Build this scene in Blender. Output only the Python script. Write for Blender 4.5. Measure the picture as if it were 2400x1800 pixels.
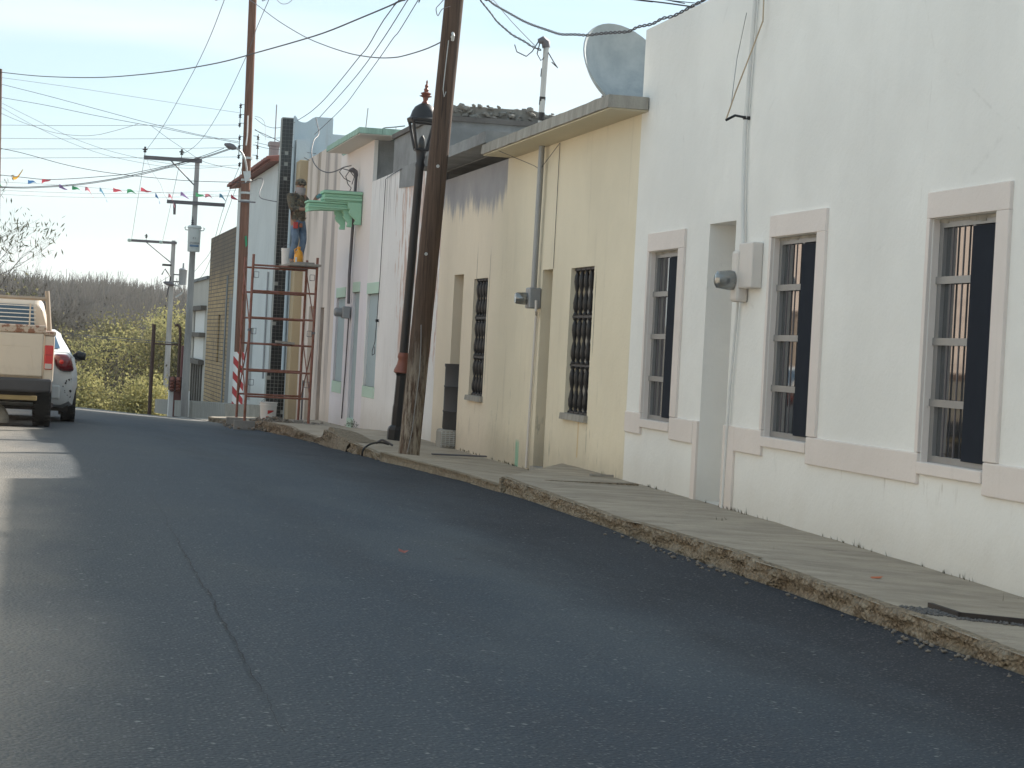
import bpy, bmesh, math, random
import numpy as np
from mathutils import Vector, Matrix, Euler, noise as mnoise

for o in list(bpy.data.objects): bpy.data.objects.remove(o)
S = bpy.context.scene
COL = S.collection
rad = math.radians

# ------------------------------------------------------------------ camera
PITCH, YAW, ROLL = rad(0.8789), rad(12.298), rad(3.0)
fw = Vector((math.sin(YAW)*math.cos(PITCH), math.cos(YAW)*math.cos(PITCH), -math.sin(PITCH)))
rt = Vector((math.cos(YAW), -math.sin(YAW), 0)); up = rt.cross(fw)
r2 = rt*math.cos(ROLL) + up*math.sin(ROLL); u2 = -rt*math.sin(ROLL) + up*math.cos(ROLL)
cam = bpy.data.cameras.new('camera'); cam.lens = 78.0; cam.sensor_width = 36.0
cam.clip_start = 0.1; cam.clip_end = 6000
co = bpy.data.objects.new('camera', cam); COL.objects.link(co)
M = Matrix((r2, u2, -fw)).transposed().to_4x4(); M.translation = (0, 0, 1.45)
co.matrix_world = M
S.camera = co

# ------------------------------------------------------------------ sky, sun, exposure
SUN = Vector((1.352, 1.02, 1.0)).normalized()
ELEV = math.asin(SUN.z); AZ = math.atan2(SUN.x, SUN.y)
W = bpy.data.worlds.new('World'); S.world = W; W.use_nodes = True
nt = W.node_tree; bg = nt.nodes['Background']
sky = nt.nodes.new('ShaderNodeTexSky'); sky.sky_type = 'NISHITA'; sky.sun_disc = False
sky.sun_elevation = ELEV; sky.sun_rotation = AZ
sky.air_density = 1.0; sky.dust_density = 0.6; sky.ozone_density = 1.6
# thin high cloud veils, stretched level
tc = nt.nodes.new('ShaderNodeTexCoord')
mp = nt.nodes.new('ShaderNodeMapping'); mp.inputs['Scale'].default_value = (1.0, 1.0, 11.0)
nz = nt.nodes.new('ShaderNodeTexNoise'); nz.inputs['Scale'].default_value = 1.9
nz.inputs['Detail'].default_value = 4; nz.inputs['Roughness'].default_value = .5
rp = nt.nodes.new('ShaderNodeValToRGB')
rp.color_ramp.elements[0].position = .46; rp.color_ramp.elements[1].position = .74
L = nt.links.new
veil = nt.nodes.new('ShaderNodeMix'); veil.data_type = 'RGBA'; veil.inputs[0].default_value = .55; veil.inputs[7].default_value = (4.2, 5.7, 6.5, 1)
mx = nt.nodes.new('ShaderNodeMix'); mx.data_type = 'RGBA'; mx.inputs[7].default_value = (6.9, 7.05, 7.0, 1)
mu = nt.nodes.new('ShaderNodeMath'); mu.operation = 'MULTIPLY'; mu.inputs[1].default_value = .8
L(tc.outputs['Generated'], mp.inputs[0]); L(mp.outputs[0], nz.inputs['Vector']); L(nz.outputs[0], rp.inputs[0])
L(rp.outputs[0], mu.inputs[0]); L(mu.outputs[0], mx.inputs[0])
L(sky.outputs[0], veil.inputs[6]); L(veil.outputs[2], mx.inputs[6])
L(mx.outputs[2], bg.inputs[0]); bg.inputs[1].default_value = 0.080

sd = bpy.data.lights.new('sun', 'SUN'); sd.energy = 5.0; sd.angle = rad(0.53); sd.color = (1, .93, .83)
so = bpy.data.objects.new('sun', sd); COL.objects.link(so)
so.rotation_euler = SUN.to_track_quat('Z', 'Y').to_euler(); so.location = (30, 10, 30)

S.view_settings.view_transform = 'Standard'; S.view_settings.look = 'None'
S.view_settings.gamma = 1; S.view_settings.exposure = 0.98
S.view_settings.use_curve_mapping = False
S.cycles.use_denoising = True
S.cycles.max_bounces = 8; S.cycles.diffuse_bounces = 4

# ------------------------------------------------------------------ helpers
RNG = random.Random(7)

def tag(o, label=None, cat=None, group=None, kind=None):
    if label: o['label'] = label
    if cat: o['category'] = cat
    if group: o['group'] = group
    if kind: o['kind'] = kind
    return o

def wloc(o):
    v = Vector((0, 0, 0))
    while o: v += o.location; o = o.parent
    return v

def thing(name, label, cat, loc=(0, 0, 0), group=None, rz=0):
    o = bpy.data.objects.new(name, None); COL.objects.link(o); o.location = loc; o.rotation_euler.z = rz
    o.empty_display_size = .2
    return tag(o, label, cat, group)

class MB:
    def __init__(s): s.v = []; s.f = []
    def add(s, vs, fs):
        n = len(s.v); s.v += [tuple(v) for v in vs]; s.f += [tuple(i+n for i in f) for f in fs]; return s
    def box(s, x0, x1, y0, y1, z0, z1):
        return s.add([(x0,y0,z0),(x1,y0,z0),(x1,y1,z0),(x0,y1,z0),(x0,y0,z1),(x1,y0,z1),(x1,y1,z1),(x0,y1,z1)],
                     [(3,2,1,0),(4,5,6,7),(0,1,5,4),(1,2,6,5),(2,3,7,6),(3,0,4,7)])
    def obox(s, c, sx, sy, sz, m):
        vs = [Vector(c) + m @ Vector((a*sx/2, b*sy/2, d*sz/2)) for d in (-1,1) for a,b in ((-1,-1),(1,-1),(1,1),(-1,1))]
        return s.add(vs, [(3,2,1,0),(4,5,6,7),(0,1,5,4),(1,2,6,5),(2,3,7,6),(3,0,4,7)])
    def poly(s, *p): return s.add(p, [tuple(range(len(p)))])
    def prism(s, a, b):
        n = len(a)
        return s.add(list(a)+list(b), [tuple(range(n-1,-1,-1)), tuple(range(n,2*n))] + [(i,(i+1)%n,n+(i+1)%n,n+i) for i in range(n)])
    def tube(s, pts, r, n=8, cap=True):
        pts = [Vector(p) for p in pts]; m = len(pts)
        if not hasattr(r, '__len__'): r = [r]*m
        vs = []; ref = None
        for i, p in enumerate(pts):
            d = (pts[min(i+1, m-1)] - pts[max(i-1, 0)])
            d = d.normalized() if d.length > 1e-9 else Vector((0,0,1))
            if ref is None:
                ref = Vector((1,0,0)) if abs(d.x) < .9 else Vector((0,1,0))
            a = (ref - d*ref.dot(d)).normalized(); b = d.cross(a); ref = a
            for k in range(n):
                t = 2*math.pi*k/n; vs.append(p + (a*math.cos(t) + b*math.sin(t))*r[i])
        fs = [(i*n+k, i*n+(k+1)%n, (i+1)*n+(k+1)%n, (i+1)*n+k) for i in range(m-1) for k in range(n)]
        if cap: fs += [tuple(range(n-1,-1,-1)), tuple((m-1)*n+k for k in range(n))]
        return s.add(vs, fs)
    def lathe(s, prof, n=16, o=(0,0,0), m=None, cap=True):
        o = Vector(o); vs = []
        for r, z in prof:
            for k in range(n):
                t = 2*math.pi*k/n; v = Vector((r*math.cos(t), r*math.sin(t), z))
                vs.append(o + (m @ v if m else v))
        p = len(prof)
        fs = [(i*n+k, i*n+(k+1)%n, (i+1)*n+(k+1)%n, (i+1)*n+k) for i in range(p-1) for k in range(n)]
        if cap: fs += [tuple(range(n-1,-1,-1)), tuple((p-1)*n+k for k in range(n))]
        return s.add(vs, fs)
    def build(s, name, mat, parent=None, smooth=False, bevel=0, local=False):
        off = wloc(parent) if (parent and not local) else Vector((0,0,0))
        me = bpy.data.meshes.new(name)
        me.from_pydata([(v[0]-off.x, v[1]-off.y, v[2]-off.z) for v in s.v], [], s.f)
        if mat: me.materials.append(mat)
        if smooth:
            me.shade_smooth()
            me.set_sharp_from_angle(angle=rad(40))
        o = bpy.data.objects.new(name, me); COL.objects.link(o)
        if parent: o.parent = parent
        if bevel:
            b = o.modifiers.new('bevel', 'BEVEL'); b.width = bevel; b.segments = 2; b.limit_method = 'ANGLE'
        return o

def np_mesh(name, V, F, mat, parent=None):
    me = bpy.data.meshes.new(name); V = np.asarray(V, np.float32); F = np.asarray(F, np.int32); k = F.shape[1]
    me.vertices.add(len(V)); me.vertices.foreach_set('co', V.ravel())
    me.loops.add(F.size); me.loops.foreach_set('vertex_index', F.ravel())
    me.polygons.add(len(F)); me.polygons.foreach_set('loop_start', np.arange(0, F.size, k, dtype=np.int32))
    me.update(calc_edges=True); me.validate()
    if mat: me.materials.append(mat)
    o = bpy.data.objects.new(name, me); COL.objects.link(o)
    if parent: o.parent = parent
    return o

def lerp_tab(tab, y):
    if y <= tab[0][0]: return tab[0][1]
    for (a, za), (b, zb) in zip(tab, tab[1:]):
        if y <= b:
            t = (y-a)/(b-a); return za + (zb-za)*t
    return tab[-1][1]
def fbm(x, y, z=0, o=4): return mnoise.fractal((x, y, z), 1.0, 2.0, o)

# ------------------------------------------------------------------ materials
class N:
    def __init__(s, name):
        s.m = bpy.data.materials.new(name); s.m.use_nodes = True; s.t = s.m.node_tree
        s.b = s.t.nodes['Principled BSDF']; s.out = s.t.nodes['Material Output']
    def new(s, t): return s.t.nodes.new(t)
    def lk(s, a, b): s.t.links.new(a, b)
    def setv(s, sock, v):
        if isinstance(v, bpy.types.NodeSocket): s.lk(v, sock)
        elif hasattr(v, '__len__') and len(v) == 3 and sock.type == 'RGBA': sock.default_value = (*v, 1)
        else: sock.default_value = v
    def pos(s):
        if not hasattr(s, '_p'): s._p = s.new('ShaderNodeNewGeometry').outputs['Position']
        return s._p
    def obj(s):
        if not hasattr(s, '_o'): s._o = s.new('ShaderNodeTexCoord').outputs['Object']
        return s._o
    def rnd(s): return s.new('ShaderNodeObjectInfo').outputs['Random']
    def sc(s, v, k):
        n = s.new('ShaderNodeVectorMath'); n.operation = 'MULTIPLY'; s.lk(v, n.inputs[0]); n.inputs[1].default_value = k; return n.outputs[0]
    def noise(s, v, scale=1, detail=4, rough=.55, dist=0):
        n = s.new('ShaderNodeTexNoise'); s.lk(v, n.inputs['Vector']); n.inputs['Scale'].default_value = scale
        n.inputs['Detail'].default_value = detail; n.inputs['Roughness'].default_value = rough; n.inputs['Distortion'].default_value = dist
        return n.outputs[0]
    def vor(s, v, scale=1, feat='F1', out='Distance'):
        n = s.new('ShaderNodeTexVoronoi'); n.feature = feat; s.lk(v, n.inputs['Vector']); n.inputs['Scale'].default_value = scale
        return n.outputs[out]
    def xyz(s, v):
        n = s.new('ShaderNodeSeparateXYZ'); s.lk(v, n.inputs[0]); return n.outputs
    def step(s, v, a, b):     # smooth 0..1 from a to b
        n = s.new('ShaderNodeMapRange'); n.interpolation_type = 'SMOOTHSTEP'; s.setv(n.inputs[0], v)
        n.inputs[1].default_value = a; n.inputs[2].default_value = b; return n.outputs[0]
    def ma(s, op, a, b=0, c=0, clamp=False):
        n = s.new('ShaderNodeMath'); n.operation = op; n.use_clamp = clamp
        s.setv(n.inputs[0], a); s.setv(n.inputs[1], b)
        if op == 'MULTIPLY_ADD': s.setv(n.inputs[2], c)
        return n.outputs[0]
    def mix(s, f, a, b, mode='MIX'):
        n = s.new('ShaderNodeMix'); n.data_type = 'RGBA'; n.blend_type = mode
        s.setv(n.inputs[0], f); s.setv(n.inputs[6], a); s.setv(n.inputs[7], b); return n.outputs[2]
    def ramp(s, f, *st):
        n = s.new('ShaderNodeValToRGB'); s.lk(f, n.inputs[0]); e = n.color_ramp.elements
        while len(e) < len(st): e.new(.5)
        for k, (p, c) in enumerate(st): e[k].position = p; e[k].color = (*c, 1) if hasattr(c, '__len__') else (c, c, c, 1)
        return n.outputs[0]
    def bump(s, h, strength=.3, dist=.01):
        n = s.new('ShaderNodeBump'); n.inputs['Strength'].default_value = strength; n.inputs['Distance'].default_value = dist
        s.lk(h, n.inputs['Height']); s.lk(n.outputs[0], s.b.inputs['Normal']); return s
    def fin(s, col, rough=.8, **k):
        s.setv(s.b.inputs['Base Color'], col); s.setv(s.b.inputs['Roughness'], rough)
        for a, v in k.items(): s.setv(s.b.inputs[a.replace('_', ' ')], v)
        return s.m

def simple(name, col, rough=.7, var=.15, scale=6, bump=0, **k):
    n = N(name); f = n.noise(n.obj(), scale, 5, .6)
    c = n.mix(f, tuple(x*(1-var) for x in col), tuple(min(1, x*(1+var)) for x in col))
    if bump: n.bump(f, bump, .01)
    return n.fin(c, rough, **k)

def plaster(name, col, dirt=(.30,.26,.2), damp=.35, streak=.25, extra=None, zbase=0.0, bumpk=.25, pits=.5):
    n = N(name); p = n.pos(); x, y, z = n.xyz(p)
    big = n.noise(p, .55, 5, .6)
    c = n.mix(n.step(big, .3, .7), tuple(v*.94 for v in col), tuple(min(1, v*1.04) for v in col))
    # rain streaks running down the wall
    st = n.noise(n.sc(p, (5, 5, .32)), 1.3, 5, .6)
    c = n.mix(n.ma('MULTIPLY', n.step(st, .55, .8), streak), c, dirt)
    # splash dirt near the pavement, uneven
    h = n.ma('ADD', z, n.ma('MULTIPLY', n.noise(p, 2.2, 4, .65), -.5))
    c = n.mix(n.ma('MULTIPLY', n.step(h, zbase+.32, zbase-.28), damp), c, dirt)
    # small pits and scuffs
    pit = n.noise(n.sc(p, (9, 9, 5)), 2.4, 3, .7)
    c = n.mix(n.ma('MULTIPLY', n.step(pit, .70, .78), pits), c, tuple(v*.5 for v in dirt))
    if extra: c = extra(n, c, x, y, z)
    hgt = n.ma('ADD', n.ma('MULTIPLY', n.noise(p, 34, 4, .65), .25), n.noise(p, 3.0, 4, .5))
    n.bump(hgt, bumpk*1.3, .045)
    return n.fin(c, .88, Specular_IOR_Level=.25)

def box_mask(n, y, z, y0, y1, z0, z1, s=.05):
    a = n.ma('MULTIPLY', n.step(y, y0-s, y0+s), n.step(y, y1+s, y1-s))
    b = n.ma('MULTIPLY', n.step(z, z0-s, z0+s), n.step(z, z1+s, z1-s))
    return n.ma('MULTIPLY', a, b)

def ex_white(n, c, x, y, z):
    # brown drips below the moulding
    p = n.pos(); d = n.noise(n.sc(p, (7, 7, 1.0)), 2.2, 4, .7)
    band = n.ma('MULTIPLY', n.step(z, .36, .655), n.step(z, .70, .66))
    c = n.mix(n.ma('MULTIPLY', n.ma('MULTIPLY', n.ma('MULTIPLY', band, n.step(n.noise(p, 1.1, 3), .5, .62)), n.step(d, .56, .74)), .5), c, (.28,.22,.15))
    # hairline cracks
    cr = n.vor(n.sc(p, (1, 1, .7)), .55, 'DISTANCE_TO_EDGE'); wob = n.noise(p, 5, 5, .7)
    ck = n.ma('MULTIPLY', n.step(cr, .006, .001), n.step(wob, .5, .62))
    return n.mix(n.ma('MULTIPLY', ck, .12), c, (.25,.23,.2))
MW = plaster('white_plaster', (.81,.805,.77), damp=.3, streak=.04, extra=ex_white, zbase=.05, pits=.1)
MPINK = plaster('pink_trim', (.74,.675,.63), damp=.25, streak=.12, zbase=.05, pits=.25)

def ex_yel(n, c, x, y, z):
    p = n.pos()
    g = n.noise(n.sc(p, (6, 6, 1.1)), 1.1, 5, .7)          # grey-green scuffs low on the wall
    lo = n.step(z, 1.7, .1)
    c = n.mix(n.ma('MULTIPLY', n.ma('MULTIPLY', lo, n.step(g, .59, .68)), .6), c, (.25,.25,.19))
    gb = n.ma('MULTIPLY', box_mask(n, y, z, 27.85, 28.05, -.1, .28, .04), n.step(g, .3, .5))
    c = n.mix(n.ma('MULTIPLY', gb, .7), c, (.12,.4,.28))
    rs = box_mask(n, y, z, 24.72, 24.78, .25, .74, .02)   # rust run below the sill
    c = n.mix(n.ma('MULTIPLY', rs, .5), c, (.55,.33,.08))
    # bare grey render on the second section
    wv = n.noise(n.sc(p, (1.3, 1.3, .35)), 1.3, 9, .72)
    top = n.ma('ADD', z, n.ma('MULTIPLY', wv, -1.5))
    gy = n.ma('MULTIPLY', n.step(top, 2.58, 2.90), n.step(y, 29.37, 29.41))
    cg = n.mix(n.noise(p, 1.5, 5, .6), (.24,.24,.26), (.42,.41,.41))
    c = n.mix(n.ma('MULTIPLY', n.step(y, 29.3, 30.5), .35), c, (.70,.60,.50))
    c = n.mix(gy, c, cg)
    # cracks from the window heads
    w = n.ma('MULTIPLY', n.ma('SUBTRACT', wv, .5), .25)
    for yc, z0, z1 in ((31.2, 2.3, 3.0), (30.25, .9, 2.9), (24.3, 1.4, 2.5)):
        d = n.ma('ABSOLUTE', n.ma('SUBTRACT', n.ma('ADD', y, w), yc))
        k = n.ma('MULTIPLY', n.step(d, .022, .008), n.ma('MULTIPLY', n.step(z, z0, z0+.15), n.step(z, z1, z1-.3)))
        c = n.mix(n.ma('MULTIPLY', k, .75), c, (.13,.11,.09))
    return c
MY = plaster('yellow_plaster', (.755,.68,.525), damp=.55, streak=.2, extra=ex_yel, zbase=0.0, pits=.55)

def ex_peel(n, c, x, y, z):
    p = n.pos(); f = n.noise(n.sc(p, (3, 3, .6)), 1.9, 6, .72)
    zone = n.ma('MULTIPLY', n.step(y, 39.6, 37.6), n.step(z, .3, 1.4))
    th = n.ma('MULTIPLY_ADD', zone, -.22, .715)
    pe = n.ma('MULTIPLY', n.step(n.ma('SUBTRACT', f, th), -.01, .05), .75)
    c = n.mix(pe, c, n.mix(n.noise(p, 2, 3), (.42,.24,.17), (.58,.40,.32)))
    # black run-off below the parapet
    s2 = n.noise(n.sc(p, (7, 7, .4)), 1.4, 5, .65)
    k = n.ma('MULTIPLY', n.step(s2, .48, .66), n.step(z, 3.2, 4.5))
    k = n.ma('MULTIPLY', k, n.step(y, 42.2, 41.6))
    return n.mix(n.ma('MULTIPLY', k, .6), c, (.13,.11,.12))
MPEEL = plaster('peeling_white_plaster', (.76,.75,.73), damp=.35, streak=.2, extra=ex_peel, zbase=-.1)
def ex_pinkish(n, c, x, y, z): return n.mix(n.step(y, 41.6, 41.9), ex_peel(n, c, x, y, z), (.74,.68,.64))
def ex_beige(n, c, x, y, z):
    p = n.pos(); wv = n.ma('MULTIPLY', n.ma('SUBTRACT', n.noise(n.sc(p, (1, 1, .5)), 1.4, 4), .5), .5)
    yy = n.ma('ADD', y, wv)
    for yc, w, z0, col, am in ((50.2, .55, 3.6, (.2,.15,.1), .8), (48.6, .5, -.5, (.23,.2,.19), .7), (47.2, .35, -.5, (.25,.22,.21), .75), (51.4, .3, -.5, (.3,.24,.18), .6)):
        d = n.ma('ABSOLUTE', n.ma('SUBTRACT', yy, yc))
        k = n.ma('MULTIPLY', n.step(d, w, w*.55), n.step(z, z0, z0+1.2))
        rg = n.step(n.noise(n.sc(p, (5, 5, .5)), 1.5, 5, .65), .3, .6)
        c = n.mix(n.ma('MULTIPLY', n.ma('MULTIPLY', k, rg), am), c, col)
    return c
MBEIGE = plaster('beige_plaster', (.68,.60,.53), damp=.4, streak=.12, extra=ex_beige, zbase=-.3)
MBLUE = plaster('pale_blue_plaster', (.50,.58,.62), damp=.3, streak=.35, zbase=-.3)
MTAN = plaster('tan_stone_strip', (.46,.37,.24), damp=.45, streak=.35, zbase=-.3)
MCREAMFAR = plaster('cream_plaster', (.72,.73,.70), damp=.3, streak=.3, zbase=-.4)
MGREIGE = plaster('greige_plaster', (.48,.45,.40), damp=.35, streak=.3, zbase=-1.2)
MLEFT1 = plaster('left_cream', (.66,.60,.50)); MLEFT2 = plaster('left_salmon', (.62,.50,.42)); MLEFT3 = plaster('left_ivory', (.70,.68,.62))

def concrete(name, col, dark=(.1,.09,.08), k=.6, sx=(1, 1, 1), bump=.4):
    n = N(name); p = n.pos(); a = n.noise(n.sc(p, sx), 1.6, 6, .65); b = n.noise(p, 24, 4, .7)
    c = n.mix(n.step(a, .3, .7), tuple(v*.75 for v in col), tuple(v*1.15 for v in col))
    c = n.mix(n.ma('MULTIPLY', n.step(n.noise(n.sc(p, (sx[0]*1.7, sx[1]*1.7, sx[2])), 2.3, 5, .7), .55, .8), k), c, dark)
    c = n.mix(n.ma('MULTIPLY', b, .35), c, tuple(v*.6 for v in col))
    n.bump(n.ma('ADD', b, a), bump, .02)
    return n.fin(c, .9, Specular_IOR_Level=.2)
MCON = concrete('weathered_concrete', (.36,.34,.30), k=.75, sx=(4, 4, .7))
MCONG = concrete('grey_render', (.27,.28,.28), k=.4)
MCONP = concrete('pole_concrete', (.44,.42,.40), k=.3, sx=(3, 3, .5))
MWALK = concrete('sidewalk_concrete', (.42,.36,.285), dark=(.12,.098,.075), k=.85, sx=(.9, 2.1, 1), bump=.9)
MMINTEDGE = concrete('mint_eave_edge', (.34,.50,.41), dark=(.08,.09,.08), k=.7, sx=(4, 4, .7))
MSOFFIT = simple('soffit_paint', (.62,.60,.55), .85, .08)

def kerbmat():
    n = N('broken_kerb'); p = n.pos(); x, y, z = n.xyz(p)
    a = n.noise(p, 9, 6, .7); v = n.vor(p, 38)
    c = n.ramp(a, (.25, (.15,.12,.09)), (.5, (.32,.26,.19)), (.75, (.45,.39,.30)))
    c = n.mix(n.ma('MULTIPLY', n.step(v, .4, .75), .7), c, (.17,.14,.10))
    c = n.mix(n.ma('MULTIPLY', n.step(n.noise(n.sc(p, (5, 5, 1)), 2, 4), .45, .7), .6), c, (.33,.29,.22))
    # smoother rendered face below the crust on the older stretch
    low = n.ma('MULTIPLY', n.step(n.ma('ADD', z, n.ma('MULTIPLY', n.noise(p, 3, 5, .7), .09)), .155, .115), n.ma('MULTIPLY', n.step(y, 14.2, 15.4), n.step(y, 31, 29)))
    cl = n.mix(n.step(n.noise(n.sc(p, (6, 6, .8)), 1.6, 5, .6), .35, .7), (.36,.315,.24), (.25,.215,.165))
    c = n.mix(n.ma('MULTIPLY', low, .85), c, cl)
    n.bump(n.ma('ADD', a, n.ma('MULTIPLY', v, .8)), .9, .05)
    return n.fin(c, .95, Specular_IOR_Level=.15)
MKERB = kerbmat()

def asphalt():
    n = N('asphalt'); p = n.pos(); x, y, z = n.xyz(p)
    big = n.noise(n.sc(p, (1, .35, 1)), .7, 5, .6); sp = n.vor(p, 62, 'F1', 'Color'); spd = n.vor(p, 62)
    pat = n.noise(n.sc(p, (.8, .42, 1)), .55, 7, .62, .4)
    c = n.ramp(pat, (.32, (.021,.032,.047)), (.46, (.037,.052,.069)), (.56, (.060,.075,.090)), (.72, (.084,.095,.103)))
    # older surface left of the joint is a little paler
    c = n.mix(n.ma('MULTIPLY', n.step(n.ma('ADD', x, n.ma('MULTIPLY', big, 1.1)), 2.6, .8), .45), c, (.066,.069,.069))
    # tyre-polished lanes
    for xc, w in ((1.9, .45), (3.5, .4)):
        d = n.ma('ABSOLUTE', n.ma('SUBTRACT', n.ma('ADD', x, n.ma('MULTIPLY', n.noise(n.sc(p, (.4, .12, 1)), 1, 3), .7)), xc+.35))
        c = n.mix(n.ma('MULTIPLY', n.step(d, w, .08), n.ma('MULTIPLY', n.step(n.noise(n.sc(p, (2, .3, 1)), 1.4, 5, .65), .3, .7), .5)), c, (.028,.034,.042))
    # fresh tar along the kerb
    tar = n.step(n.ma('ADD', x, n.ma('MULTIPLY', n.noise(n.sc(p, (1, .3, 1)), 1.1, 6, .65), 2.6)), 4.0, 5.5)
    tar = n.ma('MULTIPLY', tar, n.step(y, 44, 34))
    c = n.mix(n.ma('MULTIPLY', tar, .9), c, (.013,.016,.024))
    # oil drips
    oil = n.ma('MULTIPLY', n.step(n.noise(n.sc(p, (1.2, .8, 1)), 1.7, 4, .6), .66, .74), n.step(n.noise(p, 7, 3), .4, .6))
    c = n.mix(n.ma('MULTIPLY', oil, .6), c, (.016,.017,.02))
    rm = n.noise(n.sc(p, (1.1, 1.9, 1)), 1.6, 6, .7)
    c = n.mix(n.ma('MULTIPLY', n.step(rm, .55, .8), .35), c, (.070,.075,.078))
    # pale dust near the crossing
    c = n.mix(n.ma('MULTIPLY', n.step(n.ma('ADD', y, n.ma('MULTIPLY', n.noise(p, .5, 4), 4)), 43, 58), .75), c, (.26,.24,.21))
    # dusty left parking lane, with sunlit brightness painted into its pale warm colour
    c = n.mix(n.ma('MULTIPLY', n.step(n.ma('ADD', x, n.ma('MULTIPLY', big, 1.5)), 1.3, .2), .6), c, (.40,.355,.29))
    s1 = n.xyz(sp)
    ag = n.ma('MULTIPLY', n.step(s1[0], .74, .84), n.step(spd, .45, .25))
    c = n.mix(n.ma('MULTIPLY', ag, .7), c, (.20,.20,.20))
    sp2 = n.vor(p, 17, 'F1', 'Color'); s2 = n.xyz(sp2); d2 = n.vor(p, 17)
    ag2 = n.ma('MULTIPLY', n.step(s2[1], .86, .93), n.step(d2, .24, .10))
    c = n.mix(n.ma('MULTIPLY', ag2, .8), c, (.30,.30,.29))
    sp3 = n.vor(p, 29, 'F1', 'Color'); s3 = n.xyz(sp3); d3 = n.vor(p, 29)
    c = n.mix(n.ma('MULTIPLY', n.ma('MULTIPLY', n.step(s3[2], .86, .92), n.step(d3, .3, .15)), .8), c, (.012,.013,.015))
    fine = n.noise(p, 90, 3, .7)
    c = n.mix(n.ma('MULTIPLY', n.step(fine, .35, .7), .35), c, (.02,.024,.028))
    n.bump(n.ma('ADD', n.ma('MULTIPLY', spd, -.8), n.ma('ADD', n.ma('MULTIPLY', big, .6), n.ma('MULTIPLY', rm, .8))), .8, .014)
    return n.fin(c, n.ramp(pat, (.3, .62), (.8, .85)), Specular_IOR_Level=.22)
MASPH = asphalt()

def soil():
    n = N('dry_ground'); p = n.pos()
    c = n.ramp(n.noise(p, .35, 6, .7), (.3, (.12,.105,.075)), (.5, (.17,.145,.11)), (.7, (.11,.105,.07)))
    n.bump(n.noise(p, 2, 5), .5, .2); return n.fin(c, .95)
MSOIL = soil()
MDUST = concrete('dusty_lot', (.30,.275,.235), dark=(.18,.16,.13), k=.4)

def woodpole(name, cols, grey):
    n = N(name); p = n.obj(); x, y, z = n.xyz(n.pos())
    g = n.noise(n.sc(p, (26, 26, .55)), 1.2, 6, .7); b = n.noise(n.sc(p, (4, 4, .6)), 1, 4)
    c = n.mix(n.step(g, .3, .7), *cols)
    c = n.mix(n.ma('MULTIPLY', n.step(n.noise(n.sc(p, (40, 40, .5)), 1.5, 3, .5), .62, .68), .8), c, (.02,.016,.013))
    if grey:
        w = n.ma('MULTIPLY', n.step(n.ma('ADD', z, n.ma('MULTIPLY', b, 1.6)), 2.6, 1.2), n.step(n.noise(n.sc(p, (14, 14, 2.2)), 1.4, 5, .7), .38, .62))
        c = n.mix(n.ma('MULTIPLY', w, .75), c, (.40,.355,.29))
    n.bump(g, .8, .012); return n.fin(c, .85, Specular_IOR_Level=.25)
MPOLE = woodpole('weathered_pole_wood', ((.045,.030,.023), (.12,.078,.055)), True)
MPOLE2 = woodpole('brown_pole_wood', ((.13,.065,.045), (.22,.115,.08)), False)
MDARKWOOD = simple('dark_post', (.09,.05,.04), .8)

def metal(name, col, rough=.45, met=.7, rust=0):
    n = N(name); p = n.obj(); f = n.noise(p, 5, 5, .65); c = n.mix(f, tuple(v*.8 for v in col), col)
    if rust: c = n.mix(n.step(n.noise(p, 7, 6, .7), 1-rust-.1, 1-rust+.08), c, (.20,.075,.035))
    n.bump(f, .15, .005)
    return n.fin(c, rough, Metallic=met)
MALU = metal('dull_aluminium', (.32,.32,.32), .5, .6)
MALU2 = metal('zinc_pipe', (.36,.37,.38), .55, .5)
MBLACK = metal('black_iron', (.018,.018,.02), .45, .2)
MBLKWOOD = simple('black_painted_wood', (.016,.015,.016), .5, .3)
MCOPPER = metal('copper_paint', (.23,.085,.06), .45, .3)
MRUSTY = metal('rusty_scaffold', (.28,.125,.095), .75, .1, .45)
MSTEEL = metal('grey_steel', (.16,.15,.16), .6, .5)
MGALV = metal('galvanised', (.52,.53,.52), .5, .5)
MWIRE = simple('cable_rubber', (.045,.04,.045), .6, .2)
MWIREP = simple('pale_cable', (.16,.13,.13), .6, .2)
MGLASS = N('window_glass').fin((.030,.034,.038), .04, IOR=2.3, Specular_IOR_Level=.7)
MSCREEN = simple('dark_screen_panel', (.020,.024,.033), .85, .2, Specular_IOR_Level=.1)
MINNER = simple('pale_shutter', (.50,.48,.45), .8, .1)
MDOORB = simple('door_brown', (.24,.18,.12), .6)
MTEAL = plaster('dull_teal_infill', (.37,.45,.47), damp=.15, streak=.1, zbase=-.3, pits=.2)
MMINT = plaster('mint_block', (.47,.62,.52), damp=.1, streak=.2, zbase=-.3, pits=.3)
MGREEN = plaster('green_cornice_paint', (.34,.60,.43), damp=0, streak=.12, zbase=-2, pits=.3)
MPVC = simple('cream_pvc', (.62,.58,.54), .55, .06)
MWHPIPE = simple('white_painted_pipe', (.66,.66,.64), .55, .06)
MTILEB = simple('black_glazed_tile', (.02,.023,.024), .16, .4)
MGROUT = simple('pale_grout', (.30,.31,.29), .9, .2)
MROOFT = simple('clay_tile', (.24,.085,.06), .8, .35, 3, .3)
MSTONE = N('rubble_stone'); _n = MSTONE
MSTONE = _n.fin(_n.mix(_n.rnd(), _n.ramp(_n.noise(_n.obj(), 5, 5, .7), (.3, (.13,.125,.11)), (.7, (.27,.26,.23))), _n.ramp(_n.noise(_n.obj(), 7, 5, .7), (.3, (.17,.15,.125)), (.7, (.31,.29,.26)))), .95)
MREDW = simple('red_paint', (.42,.035,.03), .5, .15)
MWHT = simple('white_paint', (.74,.73,.70), .6, .08)
MPLANK = simple('grey_plank', (.27,.25,.22), .85, .3, 9, .3)
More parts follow.
